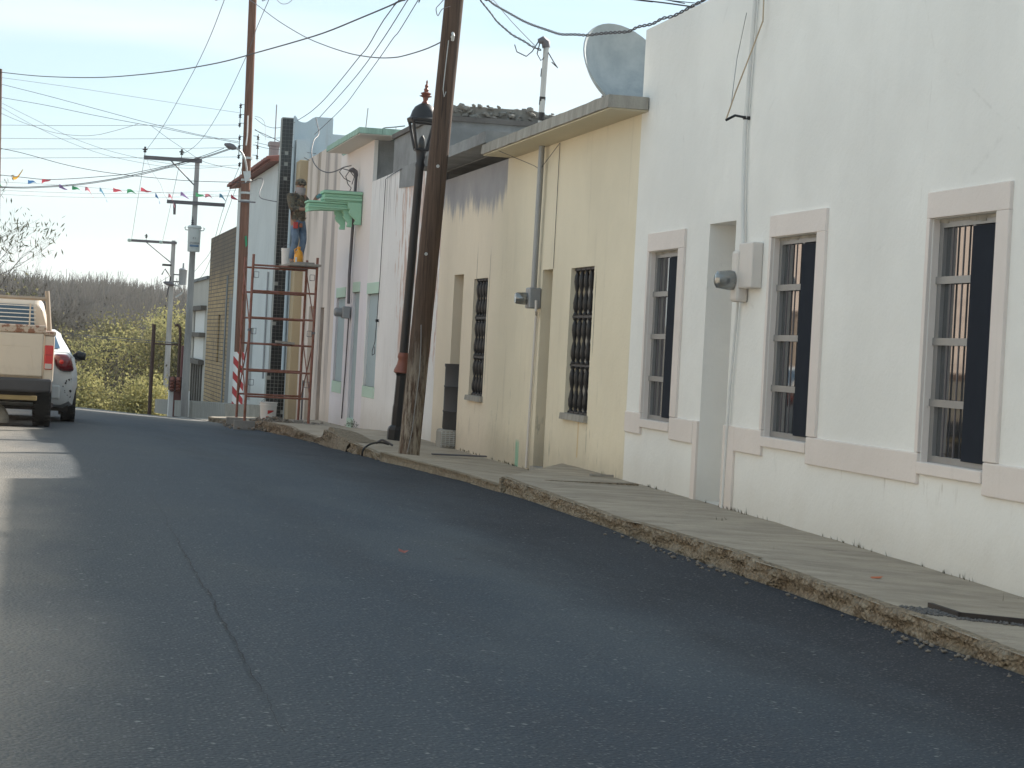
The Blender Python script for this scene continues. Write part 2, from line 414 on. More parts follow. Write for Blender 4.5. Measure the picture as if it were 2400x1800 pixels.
MCIND = concrete('cinder_block_grey', (.30,.29,.27), k=.4)
MRUBBER = simple('tyre_rubber', (.022,.021,.02), .85, .3)

def brickwall():
    n = N('far_brick_wall'); p = n.pos(); x, y, z = n.xyz(p)
    cb = n.new('ShaderNodeCombineXYZ'); n.lk(y, cb.inputs[0]); n.lk(z, cb.inputs[1])
    b = n.new('ShaderNodeTexBrick'); n.lk(cb.outputs[0], b.inputs['Vector']); b.inputs['Scale'].default_value = 1
    b.inputs['Brick Width'].default_value = .46; b.inputs['Row Height'].default_value = .145; b.inputs['Mortar Size'].default_value = .016
    n.setv(b.inputs['Color1'], (.52,.36,.18)); n.setv(b.inputs['Color2'], (.40,.27,.14)); n.setv(b.inputs['Mortar'], (.12,.095,.07))
    c = b.outputs[0]
    c = n.mix(n.ma('MULTIPLY', n.step(n.ma('ADD', z, n.ma('MULTIPLY', n.noise(p, .8, 4), 2)), 3.8, 5.4), .75), c, (.09,.075,.065))
    c = n.mix(n.ma('MULTIPLY', n.step(n.noise(n.sc(p, (2, 2, .5)), 1, 5, .7), .52, .7), .7), c, (.10,.085,.07))
    c = n.mix(n.ma('MULTIPLY', n.step(y, 80.1, 79.6), n.step(n.ma('ADD', z, n.noise(p, 1, 3)), 3.6, 3.2)), c, (.25,.235,.215))
    n.bump(b.outputs[1], .5, -.03); return n.fin(c, .95)
MBRICK = brickwall()

def leafmat(name, cols, tr=.35):
    n = N(name); p = n.pos()
    f = n.noise(p, .9, 3, .6); g = n.vor(p, 3.1, 'F1', 'Color'); gx = n.xyz(g)
    c = n.mix(n.step(f, .3, .7), cols[0], cols[1]); c = n.mix(n.ma('MULTIPLY', gx[0], .6), c, cols[2])
    t = n.new('ShaderNodeBsdfTranslucent'); n.lk(c, t.inputs[0]); d = n.new('ShaderNodeBsdfDiffuse'); n.lk(c, d.inputs[0])
    mxs = n.new('ShaderNodeMixShader'); mxs.inputs[0].default_value = tr; n.lk(d.outputs[0], mxs.inputs[1]); n.lk(t.outputs[0], mxs.inputs[2])
    n.lk(mxs.outputs[0], n.out.inputs[0]); return n.m
MLEAFY = leafmat('yellow_green_leaves', ((.36,.33,.14), (.44,.40,.17), (.26,.25,.13)))
MLEAFG = leafmat('olive_leaves', ((.15,.15,.075), (.20,.185,.09), (.25,.21,.10)))
MLEAFD = leafmat('dry_twigs_and_leaves', ((.062,.055,.045), (.085,.073,.058), (.066,.063,.040)), .4)
MLEAFE = leafmat('hanging_long_leaves', ((.10,.11,.075), (.14,.145,.10), (.12,.115,.08)))
MTWIG = leafmat('bare_twigs', ((.085,.074,.064), (.115,.10,.085), (.095,.088,.06)), .3)
MBARK = simple('grey_bark', (.12,.10,.08), .9, .3)

# ================================================================== ground, road, pavements
BASE = [(-60,.04),(20,.04),(24.4,-.01),(29,-.10),(36,-.22),(45,-.42),(62,-.90),(80,-2.2),(130,-5.4),(170,-6.0)]
def road_z(x, y):
    c = max(0, min(1, (4.65-x)/4.4)); c = c*c*(3-2*c)
    return lerp_tab(BASE, y) + .19*c - (.03*max(0, -x-.3) if x < -.3 else 0)
SIDE = [(-60,-.1),(30,-.25),(45,-.5),(62,-.72),(79,-1.25),(98,-1.9),(130,-4.5),(170,-6)]
def terr_z(x, y):
    a = lerp_tab(BASE, y) - .12; b = lerp_tab(SIDE, y)
    t = max(0, min(1, (abs(x-1.2)-4.5)/2)); z = a + (b-a)*t
    if y > 150:
        u = y-150
        z += (16.8 - max(-2, min(6, x*.045)))*(1-math.exp(-(u/330)**2)) + .9*fbm(x*.012, y*.012) * min(1, u/100) * 3
    return z
def grid(name, xs, ys, fz, mat):
    V = [(x, y, fz(x, y)) for y in ys for x in xs]; n = len(xs)
    F = [(j*n+i, j*n+i+1, (j+1)*n+i+1, (j+1)*n+i) for j in range(len(ys)-1) for i in range(n-1)]
    o = np_mesh(name, V, F, mat); o.data.shade_smooth(); return o
xs = [-900,-500,-300,-180,-100,-60,-35,-20,-12,-7,-5,-3.6,-2.4] + [-2+.5*i for i in range(15)] + [5.6,6.2,7,9,12,20,30,45,60,80,110,150,200,300,500,900]
ys = [-80,-40] + [-20+5*i for i in range(20)] + [82,86,90,95,100,110,120,130,140,150,160,170,185,200,220,240,260,280,300,330,360,400,440,480,520,560,600,660,740,850,1000,1400,2000,3000]
tag(grid('ground', xs, ys, terr_z, MSOIL), kind='structure')
rx = [-2.3+.29*i for i in range(25)]; ry = [-30,-20,-10,-4,0,3,5] + [6+.35*i for i in range(180)] + [70,73,76,80,85,90,100,115,130]
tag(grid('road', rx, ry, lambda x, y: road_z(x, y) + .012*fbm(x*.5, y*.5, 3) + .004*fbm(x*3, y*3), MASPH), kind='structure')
# crossing street surface to the right and left
cs = MB()
tag(grid('crossing_street', [4.4+.6*i for i in range(60)], [55.9+.5*i for i in range(20)], lambda x, y: lerp_tab(BASE, y) + .01 - .004*(x-4.4), MDUST), kind='structure')
tag(grid('dirt_lot', [-60,-40,-25,-15,-10,-6,-4,-2.2], [50,53,56,59,62,65,68], lambda x, y: lerp_tab(BASE, y) + .12, MDUST), kind='structure')

# longitudinal paving joint that has opened into a crack
road = bpy.data.objects['road']
cm = MB(); pts = []
yy = 6.9
while yy < 17.4:
    w = max(.001, (.0022 + .0050*fbm(yy*4.3, 2))*min(1, (yy-6.85)/1.5)*(1 if yy < 11 else max(.1, (17.5-yy)/6.5))); x = .84 + .0105*(yy-7.1) + .02*fbm(yy*.9, 5) + .016*fbm(yy*8, 9)
    pts.append((x-w, x+w, yy)); yy += .07
for (a, b, y0), (c, d, y1) in zip(pts, pts[1:]):
    z0 = road_z(a, y0)+.012*fbm(a*.5, y0*.5, 3)+.008; z1 = road_z(c, y1)+.012*fbm(c*.5, y1*.5, 3)+.008
    cm.poly((a, y0, z0), (b, y0, z0), (d, y1, z1), (c, y1, z1))
cm.build('crack', simple('crack_dark', (.020,.022,.026), .95), road)

# pavement on the right, in three pours, each with its own broken kerb
def pavement(name, y0, y1, kx, ktop, wtop, lip, skew=0, seed=0, rough=.02):
    o = None; ny = max(4, int((y1-y0)/.25)); V = []; nx = 9
    for j in range(ny+1):
        for i in range(nx+1):
            t = i/nx; y = y0 + (y1-y0)*j/ny
            if j == ny: y += skew*t
            elif skew: y = y0 + (y1+skew*t-y0)*j/ny
            x = kx(y) + (6.22-kx(y))*t
            z = ktop(y)*(1-t) + wtop(y)*t + .006*fbm(x*2, y*2, seed)
            V.append((x, y, z))
    F = [(j*(nx+1)+i, j*(nx+1)+i+1, (j+1)*(nx+1)+i+1, (j+1)*(nx+1)+i) for j in range(ny) for i in range(nx)]
    # end drop faces
    n0 = len(V)
    for i in range(nx+1):
        v = V[ny*(nx+1)+i]; V.append((v[0], v[1], v[2]-.35))
    F += [(ny*(nx+1)+i, ny*(nx+1)+i+1, n0+i+1, n0+i) for i in range(nx)]
    o = np_mesh(name, V, F, MWALK); tag(o, kind='structure'); o.data.shade_smooth(); o.data.set_sharp_from_angle(angle=rad(30))
    # kerb
    rows = 9; st = .035; n = int((y1-y0)/st); V = []
    for j in range(n+1):
        y = y0 + (y1-y0)*j/n; x0 = kx(y); zt = ktop(y); zb = road_z(4.7, y) - .05
        for r in range(rows):
            t = r/(rows-1); z = zt + (zb-zt)*t
            cr = fbm(y*3.1, z*9, seed, 5)*rough*2 + mnoise.noise((y*16, z*20, seed))*rough*.9
            bulge = lip*math.exp(-((t-.18)/.2)**2) + .03*t
            x = x0 + .035 - bulge - cr*(.35 if r == 0 else 1)
            if r == 0: x = x0 + .07; z = zt + .004
            if r == 1: x = x0 + .01 - cr*.8; z = zt + .004 - .012*abs(mnoise.noise((y*9, 0, seed)))
            V.append((x, y, z))
    F = [(j*rows+r, j*rows+r+1, (j+1)*rows+r+1, (j+1)*rows+r) for j in range(n) for r in range(rows-1)]
    V += [(x0+.3, y1, zt), (x0+.3, y1, zb)]
    k = np_mesh('kerb', V, F, MKERB, o); k.data.shade_smooth()
    return o
w1 = [(-20,.03),(13,.06),(17,.11),(20,.13),(26,.15)]
k1 = [(-20,.10),(9.6,.11),(12.2,.15),(14.4,.155),(17.7,.13),(21.8,.17)]
pavement('pavement_near', -15, 21.8, lambda y: 4.70 + .05*fbm(y*.35, 1) + (.06 if 14 < y < 17 else 0), lambda y: lerp_tab(k1, y), lambda y: lerp_tab(w1, y), .035, 3.7, 1, .024)
pavement('pavement_middle', 21.8, 28.6, lambda y: 4.66 - .02*(y-21.8) + .02*fbm(y*.5, 4), lambda y: lerp_tab([(21,.09),(24.2,.08),(28,.03)], y), lambda y: lerp_tab([(21,-.02),(26,-.045),(34,-.05)], y), .0, 0, 2, .010)
pavement('pavement_far', 28.6, 55.6, lambda y: 4.60 - .006*(y-28.6) + .05*fbm(y*.6, 8), lambda y: lerp_tab([(28,-.03),(30.2,-.01),(32.8,0),(33.6,.05),(34.3,.06),(34.7,-.08),(35.5,-.12),(39.5,-.11),(43.9,-.21),(46,-.34),(55,-.6)], y),
         lambda y: lerp_tab([(28,-.06),(34.5,-.05),(38,-.07),(43.3,-.24),(48,-.29),(52,-.45),(55.6,-.55)], y), .02, 0, 3, .035)
tag(MB().box(4.672, 6.1, 21.70, 21.79, -.1, .158).build('kerb', MKERB, bpy.data.objects['pavement_near']), None)
# raised pavement at the far corner
fc = MB()
for j in range(16):
    y = 62.7 + j*2.2; zt = lerp_tab([(62,-.46),(79,-.95),(98,-1.5)], y); zn = lerp_tab([(62,-.46),(79,-.95),(98,-1.5)], y+2.2)
    fc.add([(5.45,y,zt-.6),(6.92,y,zt-.6),(6.92,y+2.2,zn-.6),(5.45,y+2.2,zn-.6),(5.45,y,zt),(6.92,y,zt),(6.92,y+2.2,zn),(5.45,y+2.2,zn)],
           [(4,5,6,7),(0,1,5,4),(3,0,4,7),(1,2,6,5),(2,3,7,6)])
tag(fc.build('pavement_corner', MCON), kind='structure')
lp = MB(); lp.box(-3.45, -2.25, -15, 50, -.6, .24)
tag(lp.build('pavement_left', MWALK, bevel=.02), kind='structure')

# ================================================================== houses on the right
def facade(X, y0, y1, z0, ztop, holes, th=.3):
    """front sheet at X with openings (ya, yb, za, zb), reveals running back th; ztop may be list of (y, z)"""
    mb = MB()
    ysn = sorted({y0, y1, *[h[0] for h in holes], *[h[1] for h in holes]}); zsn = sorted({z0, ztop, *[h[2] for h in holes], *[h[3] for h in holes]})
    # subdivide long spans lightly so the plaster can be uneven
    def sub(a, st):
        r = []
        for p, q in zip(a, a[1:]):
            n = max(1, int((q-p)/st)); r += [p+(q-p)*k/n for k in range(n)]
        return r + [a[-1]]
    ysn = sub(ysn, .8); zsn = sub(zsn, .8)
    def inh(y, z): return any(h[0] < y < h[1] and h[2] < z < h[3] for h in holes)
    idx = {}
    hol = {(round(q,4), round(w,4)) for h in holes for q in h[:2] for w in h[2:]}
    def vid(y, z):
        k = (y, z)
        if k not in idx:
            dx = .012*fbm(y*.6, z*.6, X) if not (y in (y0, y1) or any(abs(y-h[0])<1e-6 or abs(y-h[1])<1e-6 for h in holes)) else 0
            idx[k] = len(mb.v); mb.v.append((X+dx, y, z))
        return idx[k]
    for a, b in zip(ysn, ysn[1:]):
        for c, d in zip(zsn, zsn[1:]):
            if not inh((a+b)/2, (c+d)/2): mb.f.append((vid(a,c), vid(a,d), vid(b,d), vid(b,c)))
    for ya, yb, za, zb in holes:
        mb.poly((X,ya,za),(X,ya,zb),(X+th,ya,zb),(X+th,ya,za)); mb.poly((X,yb,zb),(X,yb,za),(X+th,yb,za),(X+th,yb,zb))
        mb.poly((X,ya,zb),(X,yb,zb),(X+th,yb,zb),(X+th,ya,zb)); mb.poly((X,yb,za),(X,ya,za),(X+th,ya,za),(X+th,yb,za))
    return mb

def slab(mb, x0, x1, y0, y1, z0, z1): return mb.box(x0, x1, y0, y1, z0, z1)

# ---------------- A: white house
XA = 6.2
HA = thing('white_house', 'long white plastered house with pink window trim in the right foreground', 'house', (XA, 15, .1))
winA = [(13.64,14.74,.80,2.53),(17.06,18.18,.81,2.53),(21.0,22.05,.80,2.53),(9.9,11.0,.80,2.53)]
doorA = (19.26,20.06,.12,2.73)
wa = facade(XA, -6, 22.70, -.1, 4.9, winA+[doorA], .36)
wa.build('wall', MW, HA, smooth=False)
sh = MB(); sh.box(XA+.37, 15, -6, 22.70, -.2, 4.82); sh.build('rear_wall', MW, HA)
ca = MB(); ca.poly((XA,-6,4.9),(XA,22.7,4.9),(XA+.37,22.7,4.9),(XA+.37,-6,4.9)); ca.poly((XA+.37,-6,4.82),(XA+.37,-6,4.9),(XA+.37,22.7,4.9),(XA+.37,22.7,4.82))
ca.poly((XA,22.7,-.1),(XA,22.7,4.9),(XA+.37,22.7,4.9),(XA+.37,22.7,-.1)); ca.build('parapet_cap', MW, HA)
dm = MB(); dm.box(XA+.33, XA+.36, doorA[0], doorA[1], .12, 2.73); dm.build('door', MPVC, HA)
# pink trim: window surrounds and the stepped band under them
def trimbox(y0, y1, z0, z1, p=.028): return MB().box(XA-p, XA+.014, y0+.004, y1-.004, z0, z1)
for k, (a, b, z0, z1) in enumerate(winA):
    s = MB(); s.box(XA-.028, XA+.014, a-.2, b+.06, z1+.003, z1+.19); s.box(XA-.028, XA+.014, a-.2, a-.003, .875, z1+.003); s.box(XA-.028, XA+.014, b+.003, b+.06, .875, z1+.003)
    s.build('window_surround', MPINK, HA, bevel=.006)
    MB().box(XA-.035, XA+.05, a+.004, b-.004, z0-.075, z0+.012).build('window_sill', MPINK, HA, bevel=.008)
bands = [(-6,9.7),(11.06,13.64),(14.74,17.06),(18.18,18.93),(20.2,21.0),(22.05,22.66)]
for a, b in bands: trimbox(a, b, .65, .872).build('dado_band', MPINK, HA, bevel=.01)
for a, b in ((18.93,19.26),(20.06,20.2)): trimbox(a, b, .1, .872, .024).build('door_strip', MPINK, HA, bevel=.006)
# windows of A
for k, (a, b, z0, z1) in enumerate(winA):
    w = MB(); X0 = XA+.052
    w.box(X0, X0+.05, a, b, z1-.06, z1); w.box(X0, X0+.05, a, b, z0, z0+.06); w.box(X0, X0+.05, b-.075, b-.004, z0+.06, z1-.06)
    w.box(X0+.002, X0+.05, a+.49, a+.53, z0+.06, z1-.06)
    wf = w.build('window', MALU, HA)
    MB().box(X0+.03, X0+.04, a+.53, b-.075, z0+.06, z1-.06).build('pane', MGLASS, wf)
    MB().box(X0-.012, X0+.012, a+.004, a+.50, z0+.05, z1-.07).build('screen_panel', MSCREEN, wf)
    for q in (.25, .5, .75):
        zz = z0 + (z1-z0)*q; MB().box(X0-.012, X0+.004, a+.50, b-.004, zz-.026, zz+.026).build('crossbar', MALU, wf)
    for q in (.30, .68):
        y = a+.53 + (b-a-.605)*q; MB().box(X0+.004, X0+.014, y-.006, y+.006, z0+.05, z1-.05).build('bar', MSTEEL, wf)
    MB().box(XA+.004, X0+.05, b-.003, b+.02, z0, z1).build('far_jamb', MPINK, HA)
    # crumbled mortar along the head of the opening
    g = MB()
    for j in range(14):
        y = a + (b-a)*j/14; h = .02+.03*abs(fbm(y*6, k)); g.box(X0-.005, X0+.06, y, y+(b-a)/14, z1-h, z1+.002)
    g.build('head_mortar', MCON, wf)

# conduit, meter and breaker box on the white house
mt = thing('electric_meter', 'round glass electric meter under cream boxes on the white house wall', 'meter', (XA, 18.65, 2.1))
MB().box(XA-.10, XA+.0, 18.45, 18.84, 2.10, 2.50).build('breaker_box', MPVC, mt, bevel=.012)
MB().box(XA-.12, XA, 18.80, 18.98, 1.98, 2.44).build('meter_box', MPVC, mt, bevel=.03)
gm = MB(); gm.lathe([(.085,0),(.09,.03),(.082,.10),(.075,.15),(.05,.165)], 20, (XA-.12, 18.89, 2.17), Matrix.Rotation(rad(-90), 3, 'Y')); gm.build('meter_dome', N('meter_glass').fin((.25,.26,.26), .08, Metallic=.6), mt, smooth=True)
MB().lathe([(.06,0),(.06,.1)], 16, (XA-.10, 18.89, 2.17), Matrix.Rotation(rad(-90), 3, 'Y')).build('dial', simple('dial_face', (.12,.12,.12), .5), mt)
cd = thing('conduit_pipe', 'white painted conduit running up the white house wall to its cable clip', 'pipe', (XA-.03, 19.03, .5))
MB().tube([(XA-.03,19.14,.12),(XA-.03,19.10,1.2),(XA-.03,19.0,2.02)], .014, 8).build('lower_pipe', MWHPIPE, cd, smooth=True)
MB().tube([(XA-.035,18.92,2.42),(XA-.035,19.0,2.9),(XA-.035,19.05,3.5),(XA-.035,18.94,4.9)], .02, 8).build('upper_pipe', MWHPIPE, cd, smooth=True)
cl = MB(); cl.box(XA-.06, XA, 19.02, 19.05, 3.62, 3.65); cl.tube([(XA-.06,19.03,3.64),(XA-.11,19.12,3.66),(XA-.17,19.2,3.62)], .012, 6); cl.build('cable_clip', MBLACK, cd)
MB().tube([(XA-.17,19.2,3.62),(XA-.13,19.1,3.85),(XA-.08,18.85,4.2),(XA-.05,18.66,4.45),(XA-.04,18.7,4.7),(XA-.04,18.85,4.95)], .007, 6).build('tan_wire', simple('tan_wire', (.45,.36,.26), .6), cd)
MB().tube([(XA-.17,19.2,3.62),(XA-.1,19.3,3.75),(XA-.05,19.35,4.2),(XA-.03,19.2,4.6)], .004, 5).build('thin_wire', MALU2, cd)

# ---------------- B: yellow house (two roof sections)
HB = thing('yellow_house', 'pale yellow house with weathered concrete eaves and baluster window grilles', 'house', (6.2, 28, 0))
winB = [(24.38,25.48,.74,2.45),(30.36,31.35,.77,2.44)]
doorB = [(26.42,26.98,-.04,2.465),(32.15,32.9,-.05,2.53)]
facade(6.2, 22.70, 34.2, -.3, 4.03, winB+doorB, .32).build('wall', MY, HB)
MB().box(6.53, 15, 22.72, 34.2, -.3, 4.0).build('rear_wall', MCONG, HB)
def rough_slab(x0, x1, y0, y1, z0, z1, seed):
    mb = MB(); n = int((y1-y0)/.2); pr = []
    for j in range(n+1):
        y = y0+(y1-y0)*j/n; e = .012*fbm(y*2, seed)
        pr.append([(x0+e, y, z0+.01*fbm(y*3, seed+2)), (x0+e*.6+.01, y, z1+.012*fbm(y*2.5, seed+5)), (x1, y, z1), (x1, y, z0)])
    base = len(mb.v)
    for q in pr: mb.v += q
    for j in range(n):
        for i in range(4):
            a = base+j*4+i; b = base+j*4+(i+1)%4; mb.f.append((a, b, b+4, a+4))
    mb.f += [tuple(base+i for i in (3,2,1,0)), tuple(base+n*4+i for i in range(4))]
    return mb
rough_slab(5.75, 6.19, 22.42, 29.08, 4.03, 4.16, 1).build('eave', MCON, HB)
MB().box(5.78, 6.195, 22.45, 29.05, 4.012, 4.028).build('soffit', simple('soffit_yellow', (.60,.54,.40), .85, .08), HB)
MB().box(6.195, 15, 22.72, 29.08, 4.03, 4.15).build('roof_slab', MCON, HB)
rough_slab(5.75, 6.19, 28.86, 34.25, 4.17, 4.33, 3).build('eave', MCONG, HB)
MB().box(6.195, 15, 29.0, 34.25, 4.16, 4.32).build('roof_slab', MCONG, HB)
for k, (a, b, z0, z1) in enumerate(winB):
    grr = None; X0 = 6.2+.03
    fr = MB(); fr.box(X0+.17, X0+.19, a, b, z0, z1); pn = fr.build('shutter', MINNER, HB)
    prof = [(.020,0),(.030,.015),(.030,.03),(.017,.05),(.034,.10),(.037,.16),(.026,.23),(.015,.283),(.026,.335),(.037,.405),(.034,.465),(.017,.515),(.030,.535),(.030,.55),(.020,.565)]
    H3 = (z1-z0)/3
    prof = [(r*1.02, z*H3/.565) for r, z in prof]
    me = None
    nb = 5
    for i in range(nb):
        for t in range(3):
            p = (X0+.03, a+.1+(b-a-.18)*i/(nb-1), z0+H3*t)
            if me is None:
                o = MB().lathe(prof, 10).build('baluster', MBLKWOOD, HB, smooth=True, local=True); me = o.data
            else:
                o = bpy.data.objects.new('baluster', me); COL.objects.link(o); o.parent = HB
            o.location = Vector(p) - HB.location
    for t in range(4): zc = min(max(z0+H3*t, z0+.015), z1-.015); MB().box(X0+.01, X0+.05, a+.003, b-.003, zc-.013, zc+.013).build('grille_rail', MBLKWOOD, HB)
    sl = rough_slab(6.2-.05, 6.2+.2, a-.04, b+.05, z0-.07, z0+.004, 7+k); sl.build('window_sill', MCON, HB)
for a, b, z0, z1 in doorB: MB().box(6.2+.29, 6.2+.315, a, b, z0, z1).build('door', MDOORB, HB)
# step in the doorway
MB().box(6.16, 6.5, 26.42, 26.98, -.1, .02).build('doorstep', MCON, HB)

# service mast with meter on the yellow house
ms = thing('service_mast', 'grey electric service mast with black bands rising through the yellow eave', 'mast', (6.13, 27.1, 2))
MB().tube([(6.13,27.14,2.2),(6.12,27.05,4.02)], .038, 12).build('conduit', MALU2, ms, smooth=True)
MB().tube([(5.93,26.35,4.17),(5.94,26.3,5.14)], .036, 12).build('upper_pipe', MGALV, ms, smooth=True)
for z in (4.30, 4.49, 4.83): MB().tube([(5.932,26.342,z-.05),(5.934,26.332,z+.05)], .0385, 12).build('band', MBLACK, ms)
MB().tube([(5.94,26.3,5.13),(5.93,26.3,5.19),(5.89,26.3,5.22),(5.84,26.3,5.20)], [.05,.055,.05,.03], 10).build('weatherhead', MSTEEL, ms, smooth=True)
MB().box(6.04, 6.2, 26.98, 27.2, 1.98, 2.24).build('meter_socket', MALU2, ms, bevel=.02)
MB().lathe([(.075,0),(.08,.03),(.072,.13),(.06,.15)], 16, (6.04, 27.1, 2.10), Matrix.Rotation(rad(-90), 3, 'Y')).build('meter_dome', bpy.data.materials['meter_glass'], ms, smooth=True)
MB().tube([(6.12,26.92,2.08),(6.12,26.9,1.95),(6.15,27.0,1.92),(6.17,27.1,1.9),(6.17,27.22,-.02)], .017, 8).build('lower_pipe', MPVC, ms, smooth=True)
dl = MB()
for q in (([(5.84,26.3,5.2),(5.78,26.35,5.08),(5.72,26.4,5.02),(5.62,26.5,5.08),(5.6,26.55,5.17)]), ([(5.86,26.3,5.19),(5.83,26.3,5.05),(5.88,26.3,4.97),(5.93,26.28,5.02)]), ([(5.95,26.3,5.1),(6.02,26.2,4.95),(6.06,26.15,4.88),(6.0,26.22,4.95)])): dl.tube(q, .007, 6)
dl.build('drip_loop', MWIRE, ms)
tw = MB(); tw.tube([(5.8,28.2,4.02),(6.09,27.3,3.78),(6.12,27.1,3.72),(6.15,26.7,3.86),(6.185,26.35,4.0),(6.19,26.38,2.47)], .004, 5); tw.build('loose_wire', MWIRE, ms)

# ---------------- C: peeling white house with raised end
HC = thing('peeling_white_house', 'white house with peeling paint, teal infilled openings and mint lintel blocks', 'house', (6.2, 40, 0))
openC = [(40.28,41.68,.63,2.36),(42.74,43.6,-.3,2.42),(44.7,46.0,.62,2.34)]
facade(6.2, 34.2, 41.8, -.4, 4.50, [openC[0]], .06).build('wall', MPEEL, HC)
facade(6.2, 41.8, 46.38, -.5, 5.34, openC[1:], .06).build('wall', plaster('pinkish_white_plaster', (.72,.70,.73), damp=.35, streak=.25, zbase=-.3, extra=lambda n, c, x, y, z: n.mix(n.step(z, 2.2, 3.6), c, (.74,.68,.64))), HC)
MB().box(6.27, 15, 34.22, 41.79, -.4, 4.46).build('rear_wall', MCONG, HC)
MB().box(6.27, 15, 41.80, 46.38, -.4, 5.30).build('upper_room', MCONG, HC)
MB().box(6.2, 6.275, 41.78, 41.80, 4.45, 5.3).build('room_corner', MWHT, HC)
rough_slab(5.75, 6.19, 40.8, 45.45, 5.31, 5.42, 5).build('eave', MMINTEDGE, HC)
MB().box(5.77, 6.5, 40.83, 45.4, 5.292, 5.308).build('soffit', MSOFFIT, HC)
MB().box(6.195, 12, 40.8, 46.2, 5.31, 5.425).build('roof_slab', MMINTEDGE, HC)
for (a, b, z0, z1) in openC: MB().box(6.25, 6.27, a, b, z0, z1).build('infill_panel', MTEAL, HC)
for a, b, z0, z1 in ((40.24,41.72,2.36,2.57),(42.70,43.64,2.42,2.62),(44.66,46.04,2.34,2.545)): MB().box(6.185, 6.26, a, b, z0, z1).build('lintel_block', MMINT, HC, bevel=.006)
for a, b, z0, z1 in ((40.24,41.74,.42,.63),(44.66,46.06,.385,.62),(42.74,43.6,-.28,-.06)): MB().box(6.19, 6.26, a, b, z0, z1).build('sill_block', MMINT, HC, bevel=.006)
gp = MB(); gp.add([(6.186,36.6,4.12),(6.186,36.6,4.52),(6.186,38.5,4.53),(6.186,38.5,4.18),(6.186,37.6,4.14)], [(0,1,2,3,4)]); gp.build('bare_patch', MCONG, HC)
sm = thing('service_drop', 'dark conduit with meter and frayed wire head on the peeling white house', 'conduit', (6.15, 43.8, 2))
MB().tube([(6.14,43.62,4.72),(6.14,43.88,2.75),(6.14,43.78,2.2)], .03, 10).build('conduit', MSTEEL, sm, smooth=True)
MB().tube([(6.14,43.62,4.72),(6.12,43.6,4.8),(6.06,43.6,4.84),(6.0,43.6,4.82)], [.04,.05,.05,.03], 8).build('weatherhead', MSTEEL, sm)
MB().box(6.02, 6.18, 43.7, 43.95, 1.9, 2.14).build('meter_socket', MALU2, sm, bevel=.02)
MB().lathe([(.09,0),(.09,.12),(.06,.15)], 14, (6.02, 43.85, 2.02), Matrix.Rotation(rad(-90), 3, 'Y')).build('meter_dome', MALU2, sm, smooth=True)
MB().tube([(6.16,43.8,1.9),(6.17,43.95,1.0),(6.17,44.15,-.1)], .014, 6).build('lower_pipe', MSTEEL, sm)
fl = MB()
for q in (([(6.0,43.6,4.82),(5.93,43.6,4.7),(5.98,43.6,4.55),(6.05,43.6,4.48),(6.0,43.6,4.35),(5.96,43.6,4.2)]), ([(6.0,43.6,4.82),(5.85,43.6,4.85),(5.8,43.6,4.78),(5.9,43.6,4.66),(6.03,43.6,4.6)]), ([(6.02,43.6,4.8),(6.1,43.6,4.7),(6.06,43.6,4.55)])): fl.tube(q, .009, 5)
fl.build('frayed_wire', MWIRE, sm)
hw = thing('hanging_wire', 'thin black wire hanging down the peeling wall, ending in a small loop', 'wire', (6.17, 40.1, 1.3))
MB().tube([(6.18,38.26,4.5),(6.17,39.2,4.47),(6.17,39.98,4.43),(6.17,40.06,2.66),(6.165,40.14,1.9),(6.16,40.22,1.45),(6.13,40.28,1.3),(6.12,40.2,1.22),(6.16,40.16,1.25),(6.16,40.2,1.38)], .007, 5).build('strand', MWIRE, hw)
MB().box(6.14, 6.19, 40.09, 40.15, 1.83, 1.88).build('splice_box', MBLACK, hw)

# rooftop wall with rubble on top, set back behind the eaves
RB = thing('rooftop_rubble_wall', 'grey rooftop wall crowned with loose rubble stones behind the leaning pole', 'wall', (7.4, 36, 4.4))
MB().box(6.3, 8.6, 36.0, 40.0, 4.3, 5.2).build('wall', MCONG, RB)
MB().box(6.25, 8.62, 35.94, 40.0, 5.16, 5.245).build('ledge', concrete('dark_ledge', (.15,.14,.13), k=.6), RB)
sts = []
for q in range(4):
    bm = bmesh.new(); bmesh.ops.create_icosphere(bm, subdivisions=1, radius=1)
    for v in bm.verts: v.co = Vector([max(-.72, min(.72, c)) for c in v.co]) * (1 + .3*mnoise.noise(v.co*1.7 + Vector((q*7, 0, 0))))
    me = bpy.data.meshes.new('rubble_stone'); bm.to_mesh(me); bm.free(); me.materials.append(MSTONE); sts.append(me)
for k in range(230):
    x = 6.32 + 2.25*RNG.random(); top = lerp_tab([(6.3,.10),(6.6,.24),(8.0,.27),(8.35,.2),(8.6,.04)], x)
    lay = RNG.random(); s = RNG.uniform(.03, .085)
    o = bpy.data.objects.new('rubble_stone', RNG.choice(sts)); COL.objects.link(o); o.parent = RB
    o.location = Vector((x, 36.02 + 1.2*RNG.random()*(.15 if k < 90 else 1), 5.23 + s*.3 + max(.01, top-s)*lay)) - RB.location
    o.scale = (s*RNG.uniform(.9, 1.5), s, s*RNG.uniform(.5, .9)); o.rotation_euler = (RNG.gauss(0,.25), RNG.gauss(0,.25), RNG.random()*6)
MB().add([(6.45,36.1,5.22),(8.5,36.1,5.22),(8.35,36.1,5.36),(8.0,36.1,5.44),(6.7,36.1,5.43),(6.45,36.1,5.3)]+[(6.45,39.5,5.22),(8.5,39.5,5.22),(8.35,39.5,5.36),(8.0,39.5,5.44),(6.7,39.5,5.43),(6.45,39.5,5.3)],
         [(0,1,2,3,4,5),(11,10,9,8,7,6)]+[(i,(i+1)%6,6+(i+1)%6,6+i) for i in range(6)]).build('rubble_core', MSTONE, RB)

